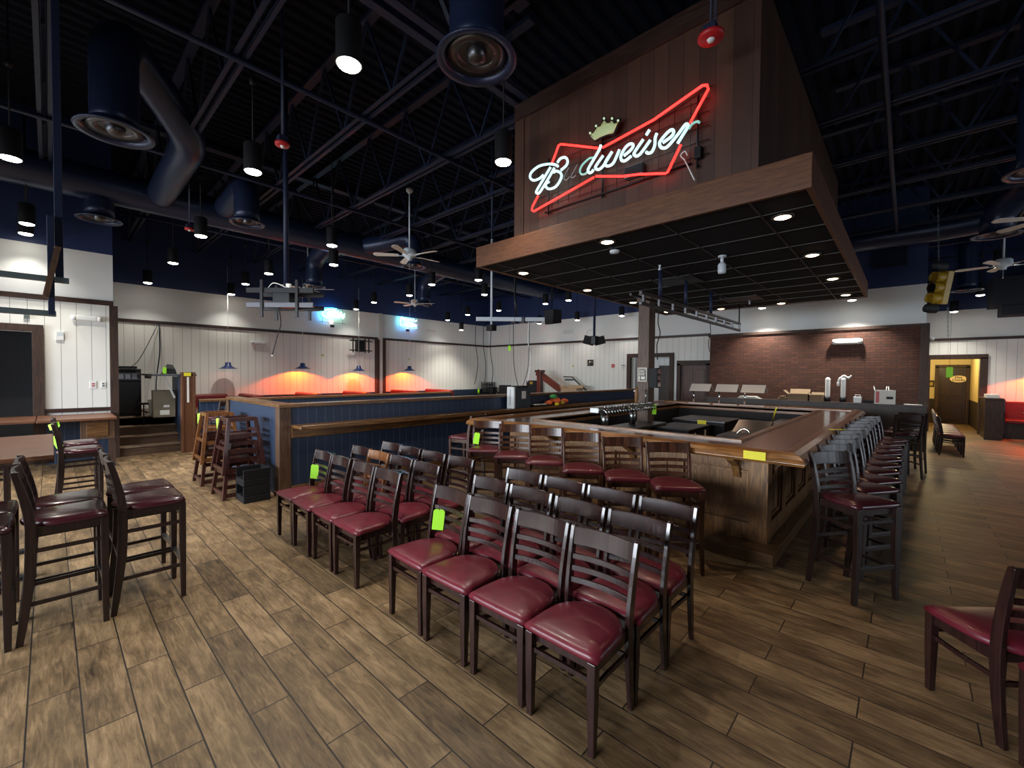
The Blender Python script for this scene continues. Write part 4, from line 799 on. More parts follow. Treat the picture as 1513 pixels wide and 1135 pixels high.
# ------------------------------------------------------------------ chairs and stools
def seat_mesh(w, dp, z, th, m, t):
    """D shaped cushion: straight front edge, rounded back; domed top. Front at -y."""
    out = []
    y0 = -dp/2; n = 22
    out.append((-w/2, y0)); out.append((-w/4, y0-0.006)); out.append((w/4, y0-0.006)); out.append((w/2, y0))
    out.append((w/2, y0+dp*0.3))
    for k in range(1, 12):
        a = PI*k/12; out.append((w/2*math.cos(a)*(1-0.06*math.sin(a)), y0+dp*0.42+dp*0.58*math.sin(a)**0.8))
    out.append((-w/2, y0+dp*0.3))
    P = [Vector((x, y, 0)) for x, y in out]; N = len(P)
    Q = []
    for i in range(N):          # subdivide edges for smoothness
        Q.append(P[i]); Q.append((P[i]+P[(i+1) % N])/2)
    cy = 0.01; rings = []
    for s, dz in ((0.93, 0.0), (0.985, 0.004), (1.0, 0.014), (0.995, 0.024), (0.965, 0.034), (0.88, 0.043), (0.70, 0.050), (0.45, 0.055), (0.2, 0.057), (0.02, 0.058)):
        rings.append([(p.x*s, cy+(p.y-cy)*s, z+dz*th/0.058) for p in Q])
    return MB().loft(rings, True).build('seat', m, t)
def back_slat(name, w, yc, z0, z1, y_off, t, m, th=0.016, bow=0.035, arch=0.0):
    rings = []
    n = 12
    for i in range(n+1):
        u = -1+2*i/n; x = u*w/2; y = yc+bow*(1-u*u)
        zt = z1+arch*(1-u*u)
        rings.append([(x, y-th/2, z0), (x, y+th/2, z0), (x, y+th/2+y_off, zt), (x, y-th/2+y_off, zt)])
    return MB().loft(rings, False).build(name, m, t, 0.002)
def make_seat(name, label, cat, seat_m, wood_m, stool=False, loc=(0, 0, 0), rz=0.0, group=None):
    t = thing(name, label, cat, loc, rz, group)
    sz = 0.715 if stool else 0.425; top = 1.075 if stool else 0.85
    hw = 0.178; yf = -0.183
    def post_y(z):      # rear leg and back post line
        if z < sz: u = z/sz; return 0.185-0.035*math.sin(PI*0.5*u)
        u = (z-sz)/(top-sz); return 0.150+0.065*u**1.5
    seat_mesh(0.415, 0.40, sz-0.004, 0.062, seat_m, t)
    f = MB(); h = 0.055
    f.box(-hw, yf+0.012, sz-h, hw, yf+0.03, sz).box(-hw, 0.12, sz-h, hw, 0.138, sz)
    for s in (-1, 1): f.bar([(s*hw, yf+0.02, sz-h/2), (s*hw, -0.03, sz-h/2), (s*(hw-0.005), 0.13, sz-h/2)], 0.018, h)
    f.build('seat_frame', wood_m, t)
    sp = 0.018 if stool else 0.0
    for s in (-1, 1):
        MB().loft([[(s*(hw+sp)+a*0.015, yf-0.008*0+b*0.015, 0) for a, b in ((-1,-1),(1,-1),(1,1),(-1,1))], [(s*(hw+sp*0.6)+a*0.017, yf+b*0.017, 0.12) for a, b in ((-1,-1),(1,-1),(1,1),(-1,1))], [(s*hw+a*0.020, yf+b*0.020, sz*0.6) for a, b in ((-1,-1),(1,-1),(1,1),(-1,1))], [(s*hw+a*0.021, yf+b*0.021, sz) for a, b in ((-1,-1),(1,-1),(1,1),(-1,1))]]).build('leg', wood_m, t, 0.003)
        rings = []
        for k in range(13):
            z = top*k/12; y = post_y(z)+(0.02*(1-z/0.4) if z < 0.4 and stool else 0); dx = 0.0125; dy = 0.017+0.009*math.sin(PI*min(1, z/top)); x = s*(hw+0.004+(0.008*max(0, z-sz)/(top-sz))+sp*0.6*(1-min(1, z/sz)))
            rings.append([(x-dx, y-dy, z), (x+dx, y-dy, z), (x+dx, y+dy, z), (x-dx, y+dy, z)])
        MB().loft(rings).build('back_post', wood_m, t, 0.003)
    W = 2*hw-0.004
    back_slat('crest_rail', W, post_y(top-0.11)+0.0, top-0.10, top-0.006, 0.012, t, wood_m, 0.018, 0.026, 0.002)
    for k in range(3):
        z = top-0.165-0.062*k
        back_slat('slat', W, post_y(z), z-0.015, z+0.015, 0.002, t, wood_m, 0.014, 0.026)
    if stool:
        for s in (-1, 1):
            for z in (0.57, 0.24): MB().bar([(s*(hw+sp*0.4), yf, z), (s*(hw+sp*0.4), post_y(z)+0.01, z)], 0.016, 0.024).build('stretcher', wood_m, t)
        MB().box(-hw, yf-0.012, 0.245, hw, yf+0.012, 0.275).box(-hw+0.02, yf-0.014, 0.262, hw-0.02, yf-0.010, 0.276).build('footrest', wood_m, t)
        MB().box(-hw+0.02, yf-0.013, 0.2755, hw-0.02, yf+0.013, 0.278).build('footrest_plate', 'steel', t)
        MB().box(-hw, yf-0.008, 0.60, hw, yf+0.008, 0.625).build('stretcher', wood_m, t); MB().box(-hw, 0.165, 0.38, hw, 0.18, 0.405).build('stretcher', wood_m, t)
    else:
        for s in (-1, 1): MB().bar([(s*hw, yf, 0.30), (s*(hw-0.015), -0.02, 0.285), (s*hw, post_y(0.3), 0.30)], 0.015, 0.022).build('stretcher', wood_m, t)
        MB().box(-hw, yf-0.008, 0.325, hw, yf+0.008, 0.347).build('stretcher', wood_m, t); MB().box(-hw, 0.15, 0.27, hw, 0.165, 0.292).build('stretcher', wood_m, t)
    return t
def paper_tag(loc, rz, label, tilt=0.0, h=0.15, w=0.075, string=0.04):
    t = thing('inventory_tag', label, 'tag', loc, rz, 'lime green inventory tags'); t.rotation_euler = (0, tilt, rz)
    hh = h; MB().prism([(-w/2, 0, -hh), (w/2, 0, -hh), (w/2, 0, -0.015), (w/2-0.015, 0, 0), (-w/2+0.015, 0, 0), (-w/2, 0, -0.015)], 0.0015, 1).build('card', 'lime', t)
    if string: MB().tube([(0, 0, -0.008), (0, 0, string)], 0.002, 5).build('string', 'black', t)
    return t
near0 = None
XN = [-1.178, -1.603, -2.035, -2.46]; XL = [-3.325, -3.76, -4.19, -4.60]; YR = [1.80, 2.215, 2.625]
rown = ['front', 'middle', 'back']; coln = ['nearest the camera', 'second from the near end', 'third from the near end', 'farthest from the camera']
jit = random.Random(5)
chairs = {}
first = None
for bi, (X, bname) in enumerate(((XN, 'near'), (XL, 'far'))):
    for r in range(3):
        for c in range(4):
            lb = 'burgundy dining chair, %s row of the %s block, %s' % (rown[r], bname, coln[c])
            loc = (X[c]+jit.uniform(-.006, .006), YR[r]+jit.uniform(-.008, .008), 0); rz = jit.uniform(-.025, .025); g = 'burgundy dining chairs in the %s block' % bname
            if first is None: first = make_seat('dining_chair', lb, 'chair', 'seat', 'chairwood', False, loc, rz, g)
            else: chairs[(bi, r, c)] = dup(first, loc, rz, lb, g)
# one chair of the far block is in lighter brown wood
bc = chairs[(1, 1, 2)]; bc['label'] = 'dining chair with lighter brown frame in the middle row of the far block'
for ch in bc.children:
    if ch.data.materials[0] != M['seat']:
        ch.data = ch.data.copy(); ch.data.materials[0] = M['orangewood']
paper_tag((-2.53, 1.955, 0.69), 0.75, 'lime tag on the farthest chair of the near block front row', 0.10, 0.155, 0.085)
paper_tag((-4.72, 1.955, 0.695), 0.75, 'lime tag on the farthest chair of the far block front row', 0.08, 0.155, 0.085)
# bar stools along the front of the bar
FS = [(-1.51, 3.77), (-1.975, 3.76), (-2.455, 3.74), (-2.98, 3.79), (-3.455, 3.77), (-3.97, 3.81)]
s0 = None
for i, (x, y) in enumerate(FS):
    lb = 'brown bar stool with burgundy seat before the bar front, %s from the right' % ORD[i]; g = 'bar stools along the bar front'
    rz = 0.64+jit.uniform(-.03, .03)
    if s0 is None: s0 = make_seat('bar_stool', lb, 'bar stool', 'barseat', 'barstool', True, (x, y, 0), rz, g)
    else: dup(s0, (x, y, 0), rz, lb, g)
paper_tag((-4.10, 3.78, 0.93), 0.75, 'lime tag on the leftmost stool before the bar', 0.15)
dup(s0, (-4.95, 4.35, 0), -1.35, 'bar stool turned away at the left front corner of the bar', 'bar stools along the bar front')
# dark stools along the right side of the bar
RS = [(-0.293, 4.308), (-0.30, 4.83), (-0.285, 5.27), (-0.30, 5.75), (-0.30, 6.20), (-0.285, 6.66), (-0.295, 7.20), (-0.29, 7.68), (-0.27, 8.22), (-0.25, 8.75)]
d0 = None
for i, (x, y) in enumerate(RS):
    lb = 'dark bar stool along the right side of the bar, %s from the camera' % ORD[i]; g = 'dark bar stools along the right side of the bar'
    rz = 0.98+jit.uniform(-.03, .03)
    if d0 is None: d0 = make_seat('bar_stool', lb, 'bar stool', 'darkseat', 'stoolwood', True, (x, y, 0), rz, g)
    else: dup(d0, (x, y, 0), rz, lb, g)
dup(d0, (-0.05, 9.9, 0), 3.6, 'dark bar stool facing away at the far end of the right side row', g); dup(d0, (0.02, 10.6, 0), 3.5, 'farthest dark bar stool, facing the brick wall counter', g)
# dark stools at far left
LS = [(-4.19, 0.49, 'dark stool at left edge group, front right, nearest the chair blocks'), (-4.61, 0.49, 'dark stool behind the front right stool of the left group'), (-4.16, 0.06, 'dark stool in the left group, second column, near side'), (-4.58, 0.06, 'dark stool in the left group, second column, far side'), (-4.15, -0.37, 'dark stool cut by the left edge of the picture, near side'), (-4.57, -0.37, 'dark stool cut by the left edge of the picture, far side'),
      (-7.39, 0.24, 'dark stool beyond the table end, nearer of two with tag'), (-8.10, 0.24, 'dark stool beyond the table end, farther of two by the wall counter'), (-7.0, -0.50, 'dark stool behind the table at the left edge')]
for x, y, lb in LS: dup(d0, (x, y, 0), PI+jit.uniform(-.03, .03), lb, 'dark stools in the left group')
paper_tag((-7.30, 0.02, 0.93), 0.9, 'lime tag propped on the stool beyond the table', -0.5)
paper_tag((-7.9, 0.08, 1.02), 0.7, 'lime tag on the farther stool by the wall counter', 1.2)
t = thing('bar_table', 'bar-height table with red brown top at the left edge', 'table')
MB().box(-6.41, -0.76, 1.01, -4.83, 0.02, 1.05).build('table_top', 'tabletop', t, 0.006); MB().box(-6.41, -0.76, 0.985, -4.83, 0.02, 1.01).build('table_edge', 'darktrim', t, 0.003)
for x in (-6.0, -5.25): MB().cyl((x, -0.37, 0.03), 0.04, 0.96, 12).build('pedestal', 'black', t); MB().box(x-0.04, -0.65, 0, x+0.04, -0.09, 0.03).box(x-0.28, -0.41, 0, x+0.28, -0.33, 0.03).build('base', 'black', t)
# far chairs beside the hall
for i, y in enumerate((13.35, 13.85, 14.35, 14.85, 15.35, 15.85)):
    dup(first, (0.72, y, 0), PI/2+jit.uniform(-.03, .03), 'dining chair in the row by the hall, %s from the camera' % ORD[i], 'dining chairs in a row by the hall')
# right foreground chairs
RG = 'dark dining chairs at the right edge'
rc = []
for x, y, lb in ((0.38, 3.21, 'burgundy dining chair at the right edge, whole seat visible'), (0.66, 3.47, 'dining chair beyond the right edge chair, mostly out of frame'), (0.67, 2.85, 'dining chair nearest the camera at the right edge, back only')):
    rc.append(dup(first, (x, y, 0), 3.83, lb, RG))
paper_tag((0.46, 3.04, 0.74), 0.3, 'lime tag seen through the back of the right edge chair', 0)
# two chairs behind the high chairs
for i, (x, y) in enumerate(((-10.75, 2.45), (-10.25, 2.45))):
    dup(d0, (x, y, 0), -1.0, ['ladder-back stool behind the orange high chair stack, farther one', 'ladder-back stool behind the orange high chair stack, nearer one'][i], 'stools behind the high chairs')

# ------------------------------------------------------------------ high chairs and boosters
def high_chair(loc, rz, m, label, lift=0.0, group='stacked high chairs'):
    t = thing('high_chair', label, 'high chair', (loc[0], loc[1], lift), rz, group)
    hb, ht, H_ = 0.25, 0.16, 0.74
    def px(s, z): return s*(hb+(ht-hb)*z/H_)
    for sx in (-1, 1):
        for sy in (-1, 1): MB().bar([(px(sx, 0), px(sy, 0), 0), (px(sx, H_), px(sy, H_), H_)], 0.045, 0.045, (0, 1, 0)).build('leg', m, t, 0.003)
        for z in (0.05, 0.30, 0.50, 0.72): MB().box(px(sx, z)-0.012, px(-1, z), z-0.022, px(sx, z)+0.012, px(1, z), z+0.032).build('side_rail', m, t)
    for z, sides in ((0.08, (-1, 1)), (0.34, (-1, 1)), (0.56, (1,)), (0.72, (-1, 1))):
        for sy in sides: MB().box(px(-1, z), px(sy, z)-0.012, z-0.022, px(1, z), px(sy, z)+0.012, z+0.022).build('cross_rail', m, t)
    MB().box(-0.16, -0.15, 0.50, 0.16, 0.15, 0.515).build('seat', m, t, 0.004)
    MB().bar([(0, -0.12, 0.51), (0, -0.15, 0.71)], 0.05, 0.006, (0, 1, 0)).build('strap', 'black', t)
    return t
high_chair((-6.82, 1.78), 0.03, 'redframe', 'dark red brown wooden high chair, bottom of the stack near the blue wall')
high_chair((-6.82, 1.78), 0.03, 'redframe', 'dark red brown wooden high chair on top of the stack near the blue wall', 0.325)
high_chair((-7.86, 1.76), 0.0, 'redframe', 'red brown high chair under the orange one')
high_chair((-7.86, 1.76), 0.0, 'orangewood', 'orange brown wooden high chair on top of the farther stack', 0.325)
paper_tag((-7.03, 1.58, 1.05), 0.4, 'lime tag on the dark high chair stack', -0.12, 0.16, 0.06); paper_tag((-8.05, 1.57, 1.05), 0.6, 'lime tag on the orange high chair stack', 0.0, 0.16, 0.06)
def booster(loc, z, label):
    t = thing('booster_seat', label, 'booster seat', (loc[0], loc[1], z), 0, 'stacked black booster seats')
    MB().box(-0.17, -0.16, 0.0, 0.17, 0.16, 0.09).build('seat_box', 'black', t, 0.01)
    MB().box(-0.17, -0.16, 0.09, -0.145, 0.16, 0.215).build('side_panel', 'black', t, 0.008); MB().box(0.145, -0.16, 0.09, 0.17, 0.16, 0.215).build('side_panel', 'black', t, 0.008)
    MB().box(-0.145, 0.13, 0.09, 0.145, 0.16, 0.215).build('backrest', 'black', t, 0.008)
booster((-6.38, 1.83), 0, 'black plastic booster seat, bottom one beside the high chairs'); booster((-6.38, 1.83), 0.217, 'black plastic booster seat stacked on top of another')

# ------------------------------------------------------------------ stage with stairs at left
SZ = 0.71
struct(MB().box(-14.7, 0.90, 0, -12.15, 3.2, SZ).build('floor_stage', 'stairwood'))
for k in range(4):
    x0 = -11.35-0.26*k
    struct(MB().box(x0-0.26, 0.92, 0, x0-0.02, 1.90, SZ/4*(k+1)-0.02).build('trim_stair_riser', 'stairwood')); struct(MB().box(x0-0.27, 0.92, SZ/4*(k+1)-0.02, x0, 1.90, SZ/4*(k+1)+0.008).build('trim_stair_tread', 'tread', None, 0.004))
struct(MB().box(-12.3, 1.90, 0, -11.10, 1.98, 1.58).build('wall_stair_side', 'bluewall'))
p = struct(MB().box(-11.20, 1.86, 0, -11.06, 2.10, 1.68).box(-11.06, 1.86, 0, -11.045, 1.90, 1.68).box(-11.06, 2.06, 0, -11.045, 2.10, 1.68).build('trim_stair_post', 'redwoodx', None, 0.004))
t = thing('yellow_sticker', 'yellow label high on the stair post', 'sticker'); MB().box(-11.044, 1.90, 1.60, -11.04, 2.02, 1.67).build('label', 'yellow', t)
t = thing('post_strip', 'pale vertical strip on the stair post under the yellow label', 'strip'); MB().box(-11.044, 1.95, 1.05, -11.038, 1.985, 1.58).build('strip', 'paper', t)
t = thing('host_desk', 'dark high desk with angled top behind the stair post', 'desk'); MB().box(-12.6, 1.40, 1.60, -11.06, 2.12, 1.64).build('desk_top', 'darksteel', t, 0.005); MB().box(-12.6, 2.04, SZ, -11.2, 2.12, 1.60).build('back_panel', 'bluewall', t); MB().box(-12.3, 1.42, 1.54, -11.7, 1.46, 1.60).build('front_lip', 'darkpanel', t)
t = thing('tool_bag', 'black and lime folded bag on the high desk', 'bag'); MB().loft([[(-11.75, 1.62, 1.64), (-11.5, 1.62, 1.64), (-11.5, 1.86, 1.64), (-11.75, 1.86, 1.64)], [(-11.72, 1.66, 1.72), (-11.52, 1.66, 1.76), (-11.52, 1.84, 1.74), (-11.72, 1.84, 1.74)], [(-11.66, 1.72, 1.80), (-11.58, 1.70, 1.86), (-11.57, 1.80, 1.84), (-11.66, 1.82, 1.80)]]).build('bag_body', 'black', t, 0.01); MB().box(-11.49, 1.62, 1.65, -11.47, 1.68, 1.78).build('lime_strap', 'lime', t, 0.004)
t = open_box('cardboard_carton', 'tilted grey brown closed carton standing on the stage', -12.05, 1.50, SZ, -11.72, 1.86, 1.28, 'greyboard', 0)
MB().box(-12.05, 1.50, 1.275, -11.72, 1.86, 1.285).build('lid', 'greyboard', t); MB().box(-11.72, 1.60, 0.76, -11.716, 1.76, 0.86).build('white_label', 'paper', t); MB().box(-11.72, 1.66, 0.92, -11.716, 1.76, 0.97).build('white_label', 'paper', t); t.rotation_euler = (0.0, 0, 0)
t = thing('white_bucket', 'white plastic bucket behind the carton on the stage', 'bucket'); MB().lathe([(0.11, 0), (0.14, 0.34), (0.145, 0.345), (0.13, 0.33), (0.105, 0.01), (0.001, 0.01)], (-12.4, 1.62, SZ), 20, False).build('bucket', 'white', t)
t = thing('equipment_rack', 'tall black equipment rack cabinet with glass door on the stage', 'cabinet')
MB().box(-12.95, 0.95, SZ, -12.35, 1.37, 1.74).build('housing', 'black', t, 0.006); MB().box(-12.35, 0.97, SZ+0.08, -12.335, 1.35, 1.45).build('door', 'blackmetal', t, 0.004); MB().box(-12.36, 0.97, 1.50, -12.338, 1.35, 1.66).build('amplifier', 'darksteel', t)
for k in range(3): MB().box(-12.338, 1.0+0.11*k, 1.53, -12.333, 1.08+0.11*k, 1.63).build('display', 'steel', t)
MB().ball((-12.33, 1.31, 1.22), 0.008, 8).build('lock', 'chrome', t); MB().box(-13.0, 0.93, 1.745, -12.3, 1.30, 1.80).build('top_tray', 'blackmetal', t, 0.005)
tag(MB().bar([(-12.25, 0.96, SZ), (-12.33, 0.94, 1.25)], 0.03, 0.03).build('white_stick', 'white'), 'white stick leaning on the black rack cabinet', 'stick')
tag(MB().bar([(-11.65, 1.84, 1.12), (-11.75, 1.70, 1.56)], 0.04, 0.03, (0, 1, 0)).build('wooden_slat', 'paper'), 'pale wooden slat leaning above the carton', 'slat')
t = thing('microphone_stand', 'small black tripod stand on the stairs before the carton', 'stand'); MB().tube([(-11.95, 1.36, SZ*0.75), (-11.95, 1.36, 1.0)], 0.012, 8).build('pole', 'black', t)
for a in (0.3, 2.4, 4.5): MB().tube([(-11.95, 1.36, 0.85), (-11.95+0.10*math.cos(a), 1.36+0.14*math.sin(a), 0.80)], 0.010, 6).build('leg', 'black', t)
MB().box(-12.0, 1.28, 0.98, -11.9, 1.44, 1.02).build('clamp', 'black', t, 0.01)
for i, (pts, lb) in enumerate((([(-14.64, 2.0, 2.95), (-14.6, 2.0, 2.2), (-14.55, 1.92, 1.5), (-14.5, 1.9, 1.0)], 'thick grey cable bundle hanging down the wall beside the rack'), ([(-14.64, 1.96, 2.9), (-14.4, 1.7, 2.3), (-14.0, 1.5, 1.95), (-13.2, 1.30, 1.80)], 'thin cable swinging from the wall trim to the rack'))):
    tag(MB().tube(curve_pts(pts), 0.014 if i == 0 else 0.008, 6).build('hanging_cable', 'steel_blue' if i == 0 else 'black'), lb, 'cable')
# long counter under the near left wall
t = thing('wall_counter', 'wooden wall counter made of two boards beside the stairs', 'counter')
MB().box(-11.30, -0.15, 0.85, -10.15, 0.80, 0.89).build('counter_board', 'tabletop', t, 0.006); MB().box(-11.30, -1.9, 0.85, -10.20, -0.16, 0.89).build('counter_board', 'tabletop', t, 0.006)
MB().box(-10.45, 0.35, 0.50, -10.35, 0.78, 0.85).build('drawer_box', 'walnutz', t, 0.004); MB().box(-10.35, 0.42, 0.55, -10.335, 0.70, 0.80).build('drawer_front', 'oaky', t, 0.006)
MB().box(-10.45, 0.70, 0, -10.36, 0.79, 0.85).build('leg', 'darktrim', t); MB().box(-10.45, -1.8, 0, -10.36, -1.7, 0.85).build('leg', 'darktrim', t)
struct(MB().box(-11.35, -0.06, 0, -11.30, 0.80, 0.85).build('baseboard_near_left', 'bluewall'))

# ------------------------------------------------------------------ hanging and wall mounted things
def screen_bracket(loc, rz, label, w=0.92, pole=3.3):
    t = thing('screen_bracket', label, 'bracket', loc, rz)
    for side in (-1, 1):
        for z in (0.10, -0.10): MB().box(-w/2, side*0.16-0.015, z-0.035, w/2, side*0.16+0.015, z+0.035).build('cross_bar', 'darksteel' if side < 0 and z < 0 else 'blackmetal', t, 0.004)
        for x in (-0.24, 0.24): MB().box(x-0.02, side*0.185-0.012, -0.27, x+0.02, side*0.185+0.012, 0.24).build('arm', 'blackmetal', t, 0.004)
    MB().box(-0.12, -0.14, -0.12, 0.12, 0.14, 0.10).build('hub', 'blackmetal', t, 0.01)
    MB().tube([(0, 0, 0.10), (0, 0, pole)], 0.032, 12).build('pole', 'steel_blue', t); MB().cyl((0.06, -0.05, 0.12), 0.035, 0.09, 12).build('splitter_can', 'white', t)
    MB().tube(curve_pts([(0.05, -0.1, 0.15), (-0.1, -0.15, 0.2), (-0.25, -0.1, 0.08), (-0.3, -0.17, 0.1)]), 0.006, 6).build('cable', 'white', t)
    MB().tube(curve_pts([(-0.1, 0, -0.12), (-0.08, 0, -0.35), (-0.14, 0, -0.55), (-0.2, 0, -0.78)]), 0.006, 6).build('cable', 'black', t); MB().ball((-0.2, 0, -0.79), 0.012, 8).build('plug', 'white', t)
    return t
screen_bracket((-6.45, 2.28, 2.72), 0.746, 'black double screen bracket on a tall pole, left of the nearest fan')
t = thing('strut_frame', 'hanging metal strut frame with two long rails at the upper left edge', 'frame')
for z, y1 in ((2.305, 0.10), (2.077, 0.037)): MB().box(-4.22, -1.6, z-0.018, -4.18, y1, z+0.018).build('rail', 'strut', t, 0.003)
MB().box(-4.235, 0.035, 2.29, -4.195, 0.075, 6.2).build('upright', 'steel_blue', t, 0.003); MB().box(-4.20, 0.0, 2.07, -4.165, 0.032, 2.72).build('upright', 'steel_blue', t, 0.003)
MB().bar([(-4.16, 0.05, 2.52), (-4.16, -0.01, 2.18)], 0.03, 0.02, (1, 0, 0)).build('brace', 'rust' if False else 'walnutz', t); MB().box(-4.235, -1.4, 2.32, -4.195, -1.36, 6.2).build('upright', 'steel_blue', t, 0.003)
t = thing('bracket_beam', 'pale horizontal bracket beam hanging from a white pole in the middle', 'bracket')
u = Vector((0.735, 0.678, 0)); c0 = Vector((-5.475, 5.865, 2.72))
MB().bar([c0-u*0.64, c0+u*0.64], 0.05, 0.075).build('beam', 'whitemetal', t, 0.004); MB().tube([(-5.73, 5.62, 2.55), (-5.73, 5.62, 4.2)], 0.022, 10).build('pole', 'whitemetal', t); MB().tube([(-5.73, 5.62, 4.2), (-5.73, 5.62, 6.2)], 0.022, 10).build('upper_pole', 'steel_blue', t)
MB().box(-5.80, 5.55, 2.50, -5.66, 5.69, 2.61).build('junction_box', 'blackmetal', t, 0.006); p = c0+u*0.12
MB().box(p.x-0.11, p.y-0.05, 2.65, p.x-0.01, p.y+0.05, 2.76).build('clamp', 'darksteel', t, 0.006); MB().box(p.x+0.03, p.y+0.04, 2.65, p.x+0.13, p.y+0.14, 2.76).build('clamp', 'darksteel', t, 0.006); MB().tube([(p.x, p.y, 2.75), (p.x-0.05, p.y, 3.1), (p.x-0.05, p.y, 6.2)], 0.018, 8).build('stem', 'blackmetal', t)
for (x, y, z0, z1, k), lb in zip(((-5.94, 5.42, 2.68, 1.5, 0), (-5.83, 5.52, 2.65, 1.45, 1), (-5.72, 5.60, 2.5, 1.35, 2), (-5.43, 5.90, 2.68, 1.40, 3), (-5.22, 6.10, 2.68, 1.55, 4)), ('cable dangling at the left end of the pale bracket beam', 'second cable dangling near the left end of the pale beam', 'cable dangling under the box of the white pole', 'looping cable dangling under the middle of the pale beam', 'beaded white cable dangling near the right end of the pale beam')):
    pts = [(x, y, z0), (x-0.01, y, (z0*2+z1)/3), (x+0.03, y+0.03, (z0+z1*2)/3), (x-0.02+0.05*(k % 2), y, z1)]
    if k == 3: pts = [(x, y, z0), (x+0.02, y, 1.9), (x+0.10, y+0.09, 1.42), (x+0.20, y+0.19, 1.8), (x+0.22, y+0.2, 2.3), (x+0.22, y+0.2, z0)]
    tag(MB().tube(curve_pts(pts), 0.006 if k < 4 else 0.009, 6).build('hanging_cable', 'black' if k < 4 else 'white'), lb, 'cable')
paper_tag((-5.47, 5.84, 2.23), 0.75, 'lime tag dangling under the pale bracket beam', 0, 0.10, 0.05, 0.45)
t = thing('ceiling_speaker', 'black speaker box hanging just right of the pale bracket beam', 'speaker'); MB().loft([[(-5.63, 7.10, 2.74), (-5.43, 7.10, 2.74), (-5.37, 7.34, 2.78), (-5.69, 7.34, 2.78)], [(-5.66, 7.08, 3.05), (-5.40, 7.08, 3.05), (-5.37, 7.34, 3.05), (-5.69, 7.34, 3.05)]]).build('housing', 'black', t, 0.015); MB().tube([(-5.53, 7.2, 3.05), (-5.53, 7.2, 6.2)], 0.012, 8).build('hanger', 'blackmetal', t)
t = thing('screen_bracket', 'small black angled screen bracket on a blue pole left of the column', 'bracket'); MB().bar([(-4.46, 6.79, 2.36), (-4.30, 6.90, 2.31)], 0.02, 0.16).build('plate', 'blackmetal', t, 0.004); MB().bar([(-4.33, 6.95, 2.31), (-4.17, 7.06, 2.36)], 0.02, 0.15).build('plate', 'blackmetal', t, 0.004); MB().box(-4.38, 6.86, 2.26, -4.26, 7.0, 2.42).build('hub', 'blackmetal', t, 0.01); MB().tube([(-4.32, 6.93, 2.4), (-4.32, 6.93, 6.2)], 0.022, 10).build('pole', 'steel_blue', t); MB().tube(curve_pts([(-4.33, 6.9, 2.55), (-4.40, 6.84, 2.52), (-4.42, 6.82, 2.44)]), 0.007, 6).build('cable', 'whitemetal', t)
# wall mounted bracket
t = thing('screen_bracket', 'black folding screen bracket mounted on the left wall trim', 'bracket')
for z in (2.50, 2.84): MB().box(-14.50, 7.22, z-0.02, -14.46, 8.06, z+0.02).build('cross_bar', 'blackmetal', t, 0.004)
for y in (7.32, 7.52, 7.78, 7.92): MB().box(-14.46, y-0.02, 2.42, -14.43, y+0.02, 2.93).build('arm', 'blackmetal', t, 0.004)
MB().box(-14.66, 7.5, 2.46, -14.50, 7.78, 2.88).build('wall_plate', 'blackmetal', t)
# emergency lights
def emergency(loc, rz, label, s=1.0):
    t = thing('emergency_light', label, 'emergency light', loc, rz, 'white twin-head emergency lights'); 
    MB().loft([[(-0.17*s*c, y, -0.045*s*c), (0.17*s*c, y, -0.045*s*c), (0.17*s*c, y, 0.05*s*c), (-0.17*s*c, y, 0.05*s*c)] for y, c in ((0.0, 1), (-0.05*s, 1), (-0.08*s, 0.75))]).build('housing', 'white', t, 0.012*s)
    for sx in (-1, 1): MB().lathe([(0.001, -0.045*s), (0.035*s, -0.04*s), (0.042*s, 0), (0.035*s, 0.04*s), (0.001, 0.045*s)], (sx*0.17*s, -0.05*s, 0), 12, False).build('lamp_head', 'white', t)
emergency((-11.345, 0.49, 2.67), PI/2, 'white emergency light above the outlets on the near left wall'); emergency((-14.695, 4.37, 2.59), PI/2, 'white emergency light on the left wall below the trim'); emergency((-14.695, 10.87, 3.50), PI/2, 'white emergency light high on the left wall near the corner'); emergency((-10.05, 14.195, 3.40), 0, 'white emergency light high on the back wall'); emergency((-1.16, 14.015, 2.60), 0, 'white emergency light on the brick wall', 1.5)
emergency((0.37, 14.08, 2.60), PI/2, 'white emergency light on the end of the brick wall', 0.8)
def wall_box(name, label, cat, x0, y0, z0, x1, y1, z1, m='white', parts=()):
    t = thing(name, label, cat); MB().box(x0, y0, z0, x1, y1, z1).build('plate', m, t, 0.003)
    for nm, mm, b in parts: MB().box(*b).build(nm, mm, t)
    return t
wall_box('thermostat', 'pale thermostat box on the near left wall beside the doorway', 'thermostat', -11.35, 0.09, 2.25, -11.31, 0.19, 2.41, 'white', [('display', 'whitemetal', (-11.31, 0.105, 2.33, -11.307, 0.175, 2.39))])
wall_box('wall_outlet', 'white wall outlet with red switches, left of two', 'outlet', -11.35, 0.52, 1.36, -11.338, 0.61, 1.50, 'white', [('red_switch', 'red', (-11.338, 0.545, 1.44, -11.332, 0.585, 1.46)), ('red_switch', 'red', (-11.338, 0.545, 1.40, -11.332, 0.585, 1.42))])
wall_box('wall_outlet', 'white wall outlet with grey sockets, right of two', 'outlet', -11.35, 0.67, 1.37, -11.338, 0.74, 1.49, 'white', [('socket', 'ink', (-11.338, 0.69, 1.44, -11.334, 0.72, 1.46)), ('socket', 'ink', (-11.338, 0.69, 1.40, -11.334, 0.72, 1.42))])
wall_box('conduit_box', 'grey square box with wire above the doorway at left', 'box', -11.35, -0.29, 2.60, -11.30, -0.22, 2.68, 'strut')
